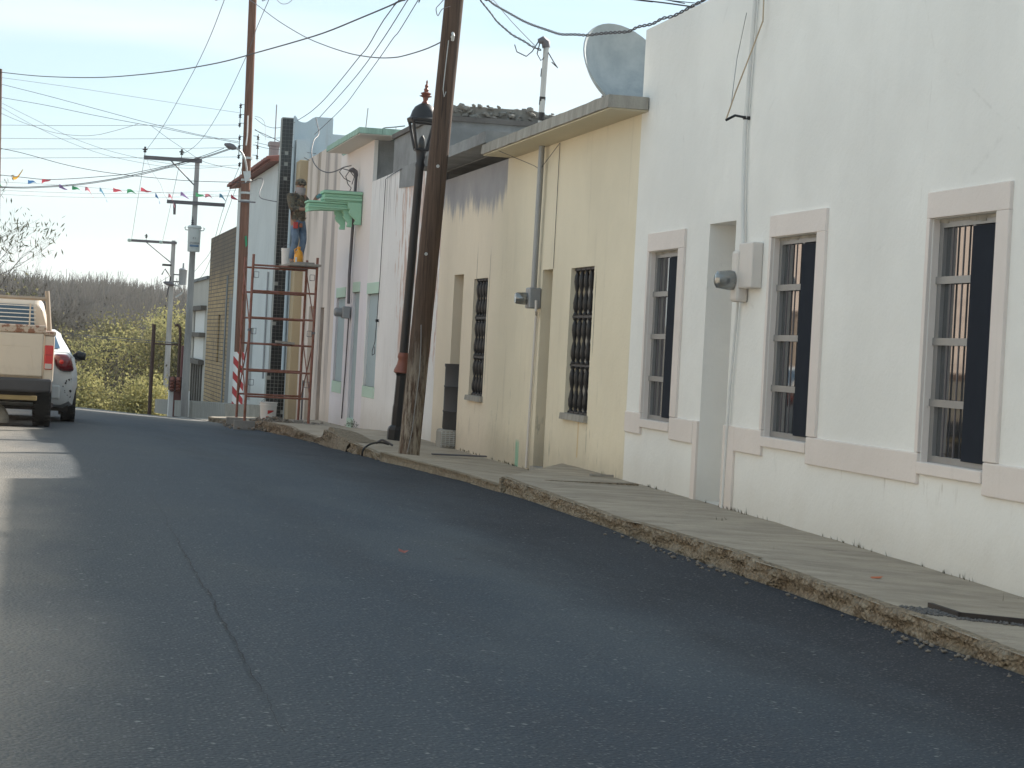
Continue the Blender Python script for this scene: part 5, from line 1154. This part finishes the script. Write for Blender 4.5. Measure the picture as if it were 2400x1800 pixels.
for x in (-.58, .0, .58): MB().box(x-.01, x+.01, 2.19, 2.205, 1.24, 1.62).build('slat_strap', MCREAM, rw, local=True)
wsd = T(MB().poly((-.7,3.93,1.13),(.7,3.93,1.13),(.66,3.36,1.69),(-.66,3.36,1.69)), 'windscreen', MAUTOGL)
rk = MB(); MRACK = simple('rack_paint', (.36,.29,.22), .6, .2)
for s in (-1, 1): rk.tube([(s*.86,2.12,1.25),(s*.80,2.12,1.80)], .032, 6)
rk.tube([(-.80,2.12,1.69),(.80,2.12,1.69)], .03, 6); T(rk, 'headache_rack', MRACK)
for s in (-1, 1):
    for y in (.98, 4.25): wheel(TK, s*.795, y, .35, .235, s)
WC = thing('wheel_chock', 'grey concrete lump lying behind the pickup wheel', 'chock', (-.38, 31.0, .1))
bm = bmesh.new(); bmesh.ops.create_icosphere(bm, subdivisions=2, radius=.16)
for v in bm.verts: v.co *= 1+.2*mnoise.noise(v.co*6); v.co.z = max(v.co.z*1.25, -.06)
me = bpy.data.meshes.new('lump'); bm.to_mesh(me); bm.free(); me.materials.append(MCON); o = bpy.data.objects.new('lump', me); COL.objects.link(o); o.parent = WC; o.location = (0, 0, .06)

CR = thing('parked_car', 'silver white sedan with scraped bumper parked ahead of the pickup', 'car', (-.14, 34.2, road_z(.6, 35)))
def K(mb, name, mat, par=CR, **k): return mb.build(name, mat, par, local=True, **k)
def csec(y, w, zb, zt, tum=.9): return [(-w*.8,y,zb),(w*.8,y,zb),(w*.94,y,zb+.06),(w,y,zb+(zt-zb)*.42),(w*.99,y,zb+(zt-zb)*.62),(w*.93,y,zt-.10),(w*tum*.9,y,zt-.01),(0,y,zt+.015),(-w*tum*.9,y,zt-.01),(-w*.93,y,zt-.10),(-w*.99,y,zb+(zt-zb)*.62),(-w,y,zb+(zt-zb)*.42),(-w*.94,y,zb+.06)]
st = [csec(0.0,.70,.36,.80), csec(.05,.80,.28,.97), csec(.25,.86,.22,1.06), csec(.9,.89,.2,1.09), csec(1.8,.90,.2,1.02), csec(3.2,.90,.2,.98), csec(4.1,.87,.2,.92), csec(4.7,.75,.25,.72)]
m = MB(); nn = 13
for q in st: m.v += q
for i in range(len(st)-1):
    for k in range(nn): m.f.append((i*nn+k, i*nn+(k+1)%nn, (i+1)*nn+(k+1)%nn, (i+1)*nn+k))
m.f += [tuple(range(nn-1,-1,-1)), tuple((len(st)-1)*nn+k for k in range(nn))]
K(m, 'body', MCARW, smooth=True)
gh = MB(); gs = [(.45,.80,1.06,.78,1.07),(1.25,.80,1.05,.60,1.36),(1.7,.80,1.03,.59,1.41),(2.6,.80,1.0,.58,1.40),(3.5,.78,.97,.70,.99)]
for y, wb, zb, wt, zt in gs: gh.v += [(-wb,y,zb-.05),(wb,y,zb-.05),(wt+.02,y,zt-.06),(wt-.07,y,zt),(0,y,zt+.02),(-wt+.07,y,zt),(-wt-.02,y,zt-.06)]
for i in range(4):
    for k in range(7): gh.f.append((i*7+k, i*7+(k+1)%7, (i+1)*7+(k+1)%7, (i+1)*7+k))
gh.f += [tuple(range(6,-1,-1)), tuple(28+k for k in range(7))]
K(gh, 'roof', MCARW, smooth=True)
K(MB().poly((-.60,.56,1.125),(.60,.56,1.125),(.50,1.20,1.37),(-.50,1.20,1.37)), 'rear_window', MAUTOGL)
for s in (-1, 1):
    K(MB().poly((s*.795,1.0,1.06),(s*.80,3.0,1.0),(s*.62,2.5,1.345),(s*.635,1.35,1.325)), 'side_window', MAUTOGL)
    bm = bmesh.new(); bmesh.ops.create_icosphere(bm, subdivisions=3, radius=1)
    for v in bm.verts: v.co = Vector([max(-.8, min(.8, c)) for c in v.co]); v.co = Vector((s*(.655+v.co.x*.165-.045*v.co.z), .10+v.co.y*.19, .915+v.co.z*.165))
    me = bpy.data.meshes.new('taillight'); bm.to_mesh(me); bm.free(); me.materials.append(MTAILD); me.shade_smooth(); o = bpy.data.objects.new('taillight', me); COL.objects.link(o); o.parent = CR
    K(MB().lathe([(0,-.02),(.03,-.015),(.035,0),(0,.01)], 12, (s*.62,-.06,.93), Matrix.Rotation(rad(90), 3, 'X')), 'light_lens', MTAILR)
    K(MB().tube([(s*.84,2.75,.98),(s*.92,2.73,1.0),(s*1.04,2.72,.99)], [.03,.085,.06], 10), 'mirror', MBLACK, smooth=True)
    for y in (.85, 3.75): wheel(CR, s*.765, y, .315, .215, s)
K(MB().box(-.62, .62, -.02, .05, .36, .58), 'bumper', MCARW, bevel=.03)
K(MB().tube([(.5,-.04,.27),(.5,.3,.27)], .035, 8), 'exhaust', MSTEEL)
sc_ = MB()
for k in range(10):
    x = .66+.12*RNG.random(); z = .40+.28*RNG.random(); r = .008+.014*RNG.random(); y = .02 - .0 + (x-.70)*.35 - .03
    sc_.poly(*[(x+r*math.cos(a)*RNG.uniform(.5,1.3), y-.012, z+r*math.sin(a)*RNG.uniform(.5,1.6)) for a in [i*1.05 for i in range(6)]])
K(sc_, 'scrape', MBLACK)
K(MB().box(-.75, .75, .2, 4.4, .18, .3), 'underbody', MUNDER)

# ================================================================== wires
ENDS = {'thick dark cable sagging': (None, (5.36,29.15,7.0)), 'from the left insulator of the tall': (None, (5.40,29.15,8.3)), 'from the middle insulator of the tall': (None, (5.42,29.15,8.5)),
        'leftmost of three': ((5.36,29.15,7.0), None), 'middle one of three': ((5.38,29.15,7.4), None), 'rightmost of three': ((5.40,29.15,7.8), None),
        'dropping to the striped mast': ((5.33,29.15,6.7), None), 'sagging in front of the dish': ((5.34,29.15,6.9), (6.3,17.4,4.93)), 'beside the twisted service': ((5.36,29.15,7.1), None)}
for lab, r, kind, pts in WIRES:
    if 'distant cable' in lab:
        u, v = Vector(pts[0]), Vector(pts[1]); d = (u-v).normalized(); e = (Vector(pts[-1])-Vector(pts[-2])).normalized()
        pts = [tuple(u+d*q) for q in (24, 16, 8)] + list(pts) + [tuple(Vector(pts[-1])+e*q) for q in (3, 6)]
    for key, (a, b) in ENDS.items():
        if key in lab: pts = ([a] if a else []) + list(pts) + ([b] if b else [])
    P = crom(pts, 4)
    t = thing('overhead_cable', lab, 'cable', P[0], 'overhead cables')
    if kind == 'twist':
        L_ = 0; A = []; B = []
        Pf = crom(P, 5)
        for i, p in enumerate(Pf):
            if i: L_ += (p-Pf[i-1]).length
            a = L_*2*math.pi/.36; off = Vector((math.cos(a)*.25, math.cos(a)*.25, math.sin(a)))*r*.8
            A.append(p+off); B.append(p-off)
        MB().tube(A, r*.55, 5).build('strand', MWIRE, t); MB().tube(B, r*.55, 5).build('strand', MWIRE, t)
    else:
        MB().tube(P, r*(.85 if r > .01 else 1), 5).build('strand', MWIRE if r > .006 else MWIREP, t)

# ------------------------------------------------------------------ bunting
BT = thing('pennant_string', 'string of coloured plastic pennants blown flat across the street', 'bunting', (0, 65.5, 5.4))
MB().tube(crom([(-1.8,66.2,5.56),(-1.06,66,5.53),(.57,65.47,5.52),(2.2,64.94,5.46),(3.82,64.41,5.43),(5.43,63.88,5.44),(5.75,63.82,5.43)]), .004, 5).build('cord', MWIREP, BT)
PC = {'g':(.06,.26,.13),'y':(.70,.40,.08),'b':(.06,.15,.32),'r':(.48,.09,.12),'p':(.22,.15,.31),'k':(.62,.24,.28),'c':(.14,.30,.42)}
PM = {k: leafmat('pennant_'+k, (v, v, v), .4) for k, v in PC.items()}
PN = [((-1.06,66.0,5.47),'g',.3,-.3),((-.58,65.84,5.60),'y',.32,.28),((-.15,65.7,5.53),'b',.30,-.05),((.24,65.58,5.55),'r',.30,.10),((.74,65.42,5.42),'p',.30,-.12),((1.1,65.3,5.42),'g',.30,-.12),((1.46,65.19,5.40),'k',.28,-.28),((1.86,65.05,5.38),'c',.26,-.40),((2.27,64.92,5.41),'r',.33,-.09),((2.66,64.79,5.39),'g',.33,-.08),((3.05,64.67,5.43),'r',.36,-.03),((3.38,64.56,5.32),'b',.16,-.30),((3.77,64.43,5.32),'k',.22,-.36),((4.15,64.31,5.36),'p',.32,-.16),((4.57,64.17,5.38),'g',.32,-.08),((4.82,64.09,5.37),'k',.28,-.12),((5.21,63.96,5.36),'c',.27,-.20),((5.53,63.85,5.36),'r',.28,-.16)]
for k, (p, col, w, dz) in enumerate(PN):
    x, y, z = p; w *= .85; mb = MB(); n = 6; top = []; bot = []
    for i in range(n+1):
        t = i/n; hh = .115*(1-t)+.004; wv = .03*math.sin(t*5+k)
        cx = x-w/2+w*t; cz = z+.05+dz*t*t*.9+.02*math.sin(t*6+k*2)
        top.append((cx, y+wv, cz+hh*.5)); bot.append((cx+.02*t, y+wv+.03, cz-hh*.5))
    for i in range(n): mb.poly(bot[i], bot[i+1], top[i+1], top[i])
    mb.build('pennant', PM[col], BT, smooth=True)

# ------------------------------------------------------------------ things on the pavement and road
ML = thing('pavement_lid', 'flat concrete lid raised on an iron frame in the near pavement', 'lid', (5.3, 11.3, .12))
zt = .108
MB().prism([(5.03,11.68,zt-.035),(5.02,11.27,zt-.035),(5.95,10.98,zt-.035),(5.98,11.4,zt-.035)], [(5.03,11.68,zt+.04),(5.02,11.27,zt+.04),(5.95,10.98,zt+.0),(5.98,11.4,zt+.0)]).build('slab', MWALK, ML, bevel=.004)
e = MB(); e.prism([(5.01,11.69,zt-.03),(5.0,11.25,zt-.03),(5.025,11.25,zt-.03),(5.035,11.69,zt-.03)], [(5.01,11.69,zt+.043),(5.0,11.25,zt+.043),(5.025,11.25,zt+.043),(5.035,11.69,zt+.043)]); e.prism([(5.01,11.245,zt-.03),(5.95,10.955,zt-.03),(5.95,10.98,zt-.03),(5.02,11.268,zt-.03)], [(5.01,11.245,zt+.043),(5.95,10.955,zt+.003),(5.95,10.98,zt+.003),(5.02,11.268,zt+.043)]); e.build('iron_frame', metal('rusted_iron', (.055,.045,.04), .85, .2, .2), ML)
def gravel(name, fn, n, smin, smax, mat, kindstuff=True):
    V = []; F = []
    oct_ = np.array([(1,0,0),(-1,0,0),(0,1,0),(0,-1,0),(0,0,1),(0,0,-1)], float); of = [(0,2,4),(2,1,4),(1,3,4),(3,0,4),(2,0,5),(1,2,5),(3,1,5),(0,3,5)]
    for k in range(n):
        x, y, z = fn(k); s = RNG.uniform(smin, smax); b0 = len(V)
        rot = np.array(Euler((RNG.random()*6, RNG.random()*6, RNG.random()*6)).to_matrix())
        for v in oct_: w = rot @ (v*s*np.array((RNG.uniform(.6,1.3), RNG.uniform(.6,1.3), RNG.uniform(.5,1)))); V.append((x+w[0], y+w[1], z+w[2]*.7))
        F += [tuple(i+b0 for i in f) for f in of]
    o = np_mesh(name, V, F, mat); tag(o, kind='stuff'); return o
def gpt(k):
    t = RNG.random(); x = 4.82 + 1.1*t + RNG.uniform(-.05,.05); y = 11.62 - .30*t - RNG.uniform(0, .42)*(1 if t > .15 else .8); return (x, y, lerp_tab(k1, y)*(1-(x-4.7)/1.5)+lerp_tab(w1, y)*(x-4.7)/1.5 + .004)
MGRAV = N('gravel_grey'); MGRAV = MGRAV.fin(MGRAV.mix(MGRAV.noise(MGRAV.pos(), 40, 3), (.07,.07,.075), (.20,.19,.18)), .95)
tag(gravel('lid_gravel', gpt, 1500, .006, .016, MGRAV), 'dark gravel filling the broken pavement round the lid', 'gravel')
def rpt(k):
    x = RNG.gauss(5.0,.42); y = RNG.gauss(44.6,.8); h = max(0, .16*math.exp(-((x-4.75)/.4)**2-((y-44.3)/.9)**2)); return (x, y, (max(road_z(x, y), -.34) if x < 4.5 else lerp_tab([(43,-.25),(48,-.3)], y)) + h*RNG.random())
MRUB = N('mortar_rubble'); MRUB = MRUB.fin(MRUB.mix(MRUB.noise(MRUB.pos(), 6, 4), (.15,.125,.10), (.28,.25,.21)), .95)
tag(gravel('rubble_heap', rpt, 1300, .015, .055, MRUB), 'mortar rubble heap at the scaffold foot', 'rubble')
def kpt(k):
    y = RNG.uniform(31.5, 34.6); x = 4.55 - abs(RNG.gauss(0,.06)); return (x, y, road_z(4.6, y)+.01)
tag(gravel('kerb_crumbs', lambda k: (lambda y: (4.62-abs(RNG.gauss(0,.07)), y, road_z(4.6, y)+.006))(RNG.choice((RNG.gauss(33.6,.6), RNG.gauss(10.6,.5), RNG.gauss(14.8,1.2)))), 130, .006, .024, MRUB), 'crumbs of broken kerb along the gutter', 'rubble')
# heaved kerb chunk
HCk = thing('heaved_kerb_chunk', 'tilted broken chunk of pavement heaved up at the kerb', 'chunk', (4.7, 34.2, 0))
ck = MB(); nA = 26; nB = 10
for i in range(nA+1):
    y = 31.9 + 3.0*i/nA; hp = lerp_tab([(31.9,-.01),(33.0,.03),(34.0,.115),(34.35,.10),(34.7,-.04),(34.9,-.14)], y)
    for q in range(nB+1):
        t = q/nB; x = 4.50 + .55*t + .03*fbm(y*2.2, 6); z = hp*(1-.75*t*t) + .012*fbm(x*6, y*6, 2)
        if q == 0: x += .03; z = road_z(4.6, y) - .03
        elif q == 1: x -= .02*abs(fbm(y*5, 1)); z = z*.5 + (road_z(4.6, y))*.5 + .02*fbm(y*7, 2)
        ck.v.append((x, y, z))
for i in range(nA):
    for q in range(nB): a = i*(nB+1)+q; ck.f.append((a, a+1, a+nB+2, a+nB+1))
ck.build('chunk', MKERB, HCk, smooth=True)
o = MB().obox((6.02,22.9,.163), .26, .045, .022, Matrix.Rotation(rad(-4), 3, 'Z')).build('scrap_lath', MPLANK, bevel=.003); tag(o, 'short wooden slat lying on the pavement by the yellow wall corner', 'slat')
o = MB().obox((5.75,29.5,-.012), .75, .10, .02, Matrix.Rotation(rad(-2), 3, 'Z')).build('metal_strip', MSTEEL, bevel=.003); tag(o, 'flat dark strip lying across the pavement near the leaning pole', 'strip')
lf = MB(); zl = road_z(2.33, 13.64)+.012; lf.add([(2.30,13.60,zl+.01),(2.335,13.58,zl),(2.37,13.62,zl+.015),(2.35,13.68,zl+.005),(2.31,13.67,zl+.02)], [(0,1,2,3,4)]); tag(lf.build('fallen_leaf', simple('red_leaf', (.25,.06,.04), .8)), 'single small red leaf on the bare asphalt', 'leaf')
lf = MB(); lf.add([(5.3,13.3,.115),(5.36,13.28,.12),(5.40,13.33,.128),(5.33,13.37,.12)], [(0,1,2,3)]); tag(lf.build('fallen_leaf', simple('orange_leaf', (.45,.12,.04), .8)), 'small orange leaf on the near pavement', 'leaf')
pipe = thing('cable_stub', 'black cable stub sticking from the kerb at the lamp post foot', 'cable', (4.8, 30.6, 0)); MB().tube(crom([(5.0,30.9,.03),(4.85,30.7,.06),(4.68,30.5,.04),(4.57,30.4,-.04),(4.56,30.4,-.14)]), .014, 6).build('cable', MBLACK, pipe, smooth=True)
MB().tube(crom([(5.05,30.8,.02),(4.9,30.8,.09),(4.8,30.7,.05)]), .016, 6).build('loop', MSTEEL, pipe)
# weeds along the wall foot
wv = []; wf = []
for k in range(240):
    r = RNG.random(); y = (RNG.choice((10.4,12.3,14.1,15.9,18.6,18.8,21.4))+RNG.gauss(0,.35)) if r < .5 else RNG.uniform(22.8,34); x = 6.19-abs(RNG.gauss(0,.012))
    if r > .95: x = RNG.uniform(5.1,6.1); y = RNG.uniform(11,18)
    z = lerp_tab(w1, y) if y < 23.5 else -.045
    if RNG.random() > .5 and abs(fbm(y*1.3, 3)) < .12: continue
    for q in range(RNG.randint(1,3)):
        h = RNG.uniform(.012,.045)*(1.8 if RNG.random() > .93 else 1); a = RNG.random()*6.28; d = RNG.uniform(0,.025); b0 = len(wv)
        wv += [(x-.004,y-.004,z),(x+.004,y+.004,z),(x-d*abs(math.cos(a)),y+d*math.sin(a),z+h)]; wf.append((b0,b0+1,b0+2))
wo = np_mesh('wall_foot_weeds', wv, wf, leafmat('weeds', ((.07,.07,.03),(.11,.10,.05),(.05,.05,.03)))); tag(wo, 'sparse dry weeds along the foot of the white and yellow walls', 'weeds', kind='stuff')
bv = []; bf = []
for k in range(110):
    y = 42.3+RNG.gauss(0,.3); x = 6.17-abs(RNG.gauss(0,.05)); z = -.2+RNG.random()*.16*max(0,1-abs(y-42.3)); b0 = len(bv); s = .012
    bv += [(x-s,y,z),(x+s,y+s,z+s*.4),(x,y+s,z+s*1.6)]; bf.append((b0,b0+1,b0+2))
tag(np_mesh('white_weed_tuft', bv, bf, leafmat('pale_weed', ((.30,.32,.30),(.22,.25,.2),(.12,.14,.1)))), 'pale weed tuft at the teal door foot', 'weeds', kind='stuff')
lt = MB()
# roof rods
rr = thing('roof_rod', 'thin upright rod on the mint edged roof', 'rod', (6.6, 46, 5.4)); MB().tube([(6.62,46.2,5.4),(6.68,46.2,6.35)], .012, 5).build('rod', MALU2, rr)
pb = thing('bent_roof_pipe', 'bent thin pipe lying above the mint edged roof', 'pipe', (6.4, 41.5, 5.42)); MB().tube(crom([(6.25,41.5,5.42),(6.32,41.5,5.5),(6.5,41.5,5.53),(6.72,41.5,5.57)]), .011, 5).build('pipe', MSTEEL, pb); MB().tube([(6.55,41.5,5.43),(6.55,41.5,5.54)], .006, 5).build('prop', MSTEEL, pb)

# ================================================================== vegetation
def branch(mb, p, d, L, r, depth, rng, tips, spread=.55, up=.12, nseg=3, kids=(2,3)):
    pts = [p.copy()]; rs = [r]
    for i in range(nseg):
        d = (d + Vector((rng.gauss(0,.13), rng.gauss(0,.13), rng.gauss(0,.10)+up*.3))).normalized(); p = p + d*L/nseg; pts.append(p.copy()); rs.append(max(.003, r*(1-.45*(i+1)/nseg)))
        if depth > 0 and i < nseg-1 and rng.random() < .6:
            dd = (d + Vector((rng.gauss(0,spread), rng.gauss(0,spread), rng.gauss(0,spread*.6)+up))).normalized(); branch(mb, p, dd, L*.62, rs[-1]*.6, depth-1, rng, tips, spread, up, nseg, kids)
    mb.tube(pts, rs, 5 if r > .03 else 3, cap=False)
    tips.append((p, d, r))
    if depth > 0:
        for k in range(rng.randint(*kids)):
            dd = (d + Vector((rng.gauss(0,spread), rng.gauss(0,spread), rng.gauss(0,spread*.6)+up))).normalized(); branch(mb, p, dd, L*rng.uniform(.6,.85), rs[-1]*.72, depth-1, rng, tips, spread, up, nseg, kids)
def leaves(C, n, size, rng, jit=.3, droop=0):
    long = 1.6 if not droop else 5.0
    R = np.random.RandomState(rng.randint(0,10**6)); C = np.asarray(C); c = C[R.randint(0, len(C), n)] + R.normal(0, jit, (n,3))
    a = R.normal(0,1,(n,3)); a[:,2] -= droop; a /= np.linalg.norm(a, axis=1)[:,None]; b = np.cross(a, R.normal(0,1,(n,3))); b /= np.linalg.norm(b, axis=1)[:,None]
    s = size*R.uniform(.6,1.4,(n,1)); V = np.stack([c-a*s*long*.5, c+b*s*.5, c+a*s*long*.5, c-b*s*.5], 1).reshape(-1,3)
    return V, np.arange(n*4).reshape(-1,4)
def tree(name, label, loc, h, seed, leafm, nleaf, lsize, group, depth=3, spread=.6, jit=.35, up=.1, nt=3, cat='tree', droop=0):
    rng = random.Random(seed); t = thing(name, label, cat, loc, group); mb = MB(); tips = []
    base = Vector(loc)
    for k in range(nt):
        d = Vector((rng.gauss(0,.35), rng.gauss(0,.35), 1)).normalized(); branch(mb, base+Vector((rng.gauss(0,.15),rng.gauss(0,.15),0)), d, h*.36, h*.016, depth, rng, tips, spread, up)
    zmax = max(p.z for p, _, _ in tips)-base.z; k = h/zmax
    mb.v = [tuple(base + (Vector(v)-base)*k) for v in mb.v]
    mb.build('trunk', MBARK, t)
    if nleaf:
        C = [tuple((p-base)*k) for p, _, _ in tips if (p-base).z*k > h*.10]
        V, F = leaves(C, nleaf, lsize, rng, jit, droop=droop); np_mesh('crown', V, F, leafm, t)
    return t
g = 'trees below the crest'
TRS = [('pale yellow bush filling the gap right of the silver car',1.6,118,4.8,MLEAFY,9880,0.112),('tall yellow green tree left of the dark bracket post',4.2,124,6.4,MLEAFY,11400,0.112),('olive bush behind the dark bracket post',6.3,128,6.2,MLEAFG,9880,0.119),('yellow topped tree behind the far concrete pole',8.2,135,7.5,MLEAFY,11400,0.119),('sparse brown tree with dark forked trunk beside the bush',3.0,112,5.1,MLEAFD,3420,0.091),('olive tree behind the roof of the silver car',.3,132,6.7,MLEAFG,9880,0.119),('yellow bush behind the cab of the pickup',-2.2,122,6.6,MLEAFY,9880,0.112),('high rounded yellow green tree on the lower slope',5.6,165,8.4,MLEAFG,11400,0.140),('broad dull tree on the slope above the car',1.4,172,8.6,MLEAFD,9880,0.140),('light yellow tree high on the slope near the pole',10.5,178,9.0,MLEAFY,10640,0.140),('low bright bush at the road crest right side',4.9,104,3.1,MLEAFY,7980,0.091),('low bright bush at the road crest left side',2.4,103,2.9,MLEAFY,7980,0.091),('olive thicket tree behind the tiled gate pillar',9.4,122,5.9,MLEAFG,8740,0.119),('yellow tree at the far left of the slope',-4.2,150,8.2,MLEAFY,8740,0.133)]
for k, (lb, x, y, h, m, n, s) in enumerate(TRS): tree('scrub_tree', lb, (x, y, terr_z(x, y)-.1), h, 100+k, m, n, s, g, depth=3, nt=4, jit=.42, spread=.65)
tree('bare_tree', 'bare branching tree spreading right behind the pickup cab', (-.9,72,-1.6), 5.8, 21, MLEAFD, 500, .05, None, depth=5, spread=.5, up=.06, nt=5, jit=.06)
tree('bare_tree', 'second bare tangle of twigs lower behind the pickup and car', (-.3,78,-2.0), 4.2, 33, MLEAFY, 500, .05, None, depth=5, spread=.6, up=.0, nt=5, jit=.06)
tree('drooping_tree', 'tree with long hanging leaves at the left picture edge', (-2.3,66,-1.2), 7.2, 5, MLEAFE, 1500, .035, None, depth=4, spread=.45, jit=.16, nt=3, droop=1.3)
tree('yellow_shrub', 'yellow leaved shrub at the left edge behind the pickup rack', (-1.6,74,-1.6), 4.4, 9, MLEAFY, 2600, .09, None, depth=3, jit=.22, nt=4, cat='shrub')
# grey-brown leafless brush covering the hill: twigs fanning up from each root, with a denser low mass
R = np.random.RandomState(3); TV = []; VV = []
for k in range(4200):
    y = 180 + 480*R.rand()**.85; x = y*(-.06+.27*R.rand()); z = terr_z(x, y)-.2; h = R.uniform(1.8,4.6)*(1+y/900)*(1.3 if R.rand() > .88 else 1)
    m = 46; w = (.05+y/5200)*R.uniform(.7,1.3,(m,1))
    b0 = np.stack([R.normal(0,h*.22,m), R.normal(0,h*.22,m), np.zeros(m)], 1); an = R.rand(m)*6.283; sp = R.rand(m)*.75*h
    tip = np.stack([b0[:,0]+np.cos(an)*sp, b0[:,1]+np.sin(an)*sp, h*(.55+.45*R.rand(m))*np.sqrt(np.maximum(.1,1-(sp/h)**2))], 1)
    sd_ = np.cross(tip-b0, R.normal(0,1,(m,3))); sd_ /= np.linalg.norm(sd_, axis=1)[:,None]; o_ = np.array((x,y,z))
    TV.append(np.stack([b0+o_-sd_*w, b0+o_+sd_*w, tip+o_+sd_*w*.25, tip+o_-sd_*w*.25], 1).reshape(-1,3))
    m = 46; rr_ = np.sqrt(R.rand(m)); an = R.rand(m)*6.283; c = np.stack([rr_*np.cos(an)*h*.8, rr_*np.sin(an)*h*.8, h*.72*np.sqrt(1-rr_**2*.9)*(.2+.8*R.rand(m))], 1)
    a_ = R.normal(0,1,(m,3)); a_ /= np.linalg.norm(a_, axis=1)[:,None]; b_ = np.cross(a_, R.normal(0,1,(m,3))); b_ /= np.linalg.norm(b_, axis=1)[:,None]
    s = R.uniform(.2,.5,(m,1))*(.55+y/1300); q = c+o_; VV.append(np.stack([q-a_*s*.6, q+b_*s*.4, q+a_*s*.6, q-b_*s*.4], 1).reshape(-1,3))
VV = np.concatenate(TV+VV); hb = np_mesh('hill_brush', VV, np.arange(len(VV)).reshape(-1,4), MTWIG)
tag(hb, 'grey brown leafless brush covering the far hillside', 'brush', kind='stuff')

# ================================================================== air
hz = MB().box(-950, 950, -85, 3050, -12, 60).build('haze', None)
hm = bpy.data.materials.new('haze_air'); hm.use_nodes = True; ht = hm.node_tree; ht.nodes.clear()
ho = ht.nodes.new('ShaderNodeOutputMaterial'); hv = ht.nodes.new('ShaderNodeVolumePrincipled'); hv.inputs['Density'].default_value = .0002; hv.inputs['Color'].default_value = (.95,.97,1,1); hv.inputs['Anisotropy'].default_value = .2
ht.links.new(hv.outputs[0], ho.inputs['Volume']); hz.data.materials.append(hm); tag(hz, kind='stuff')
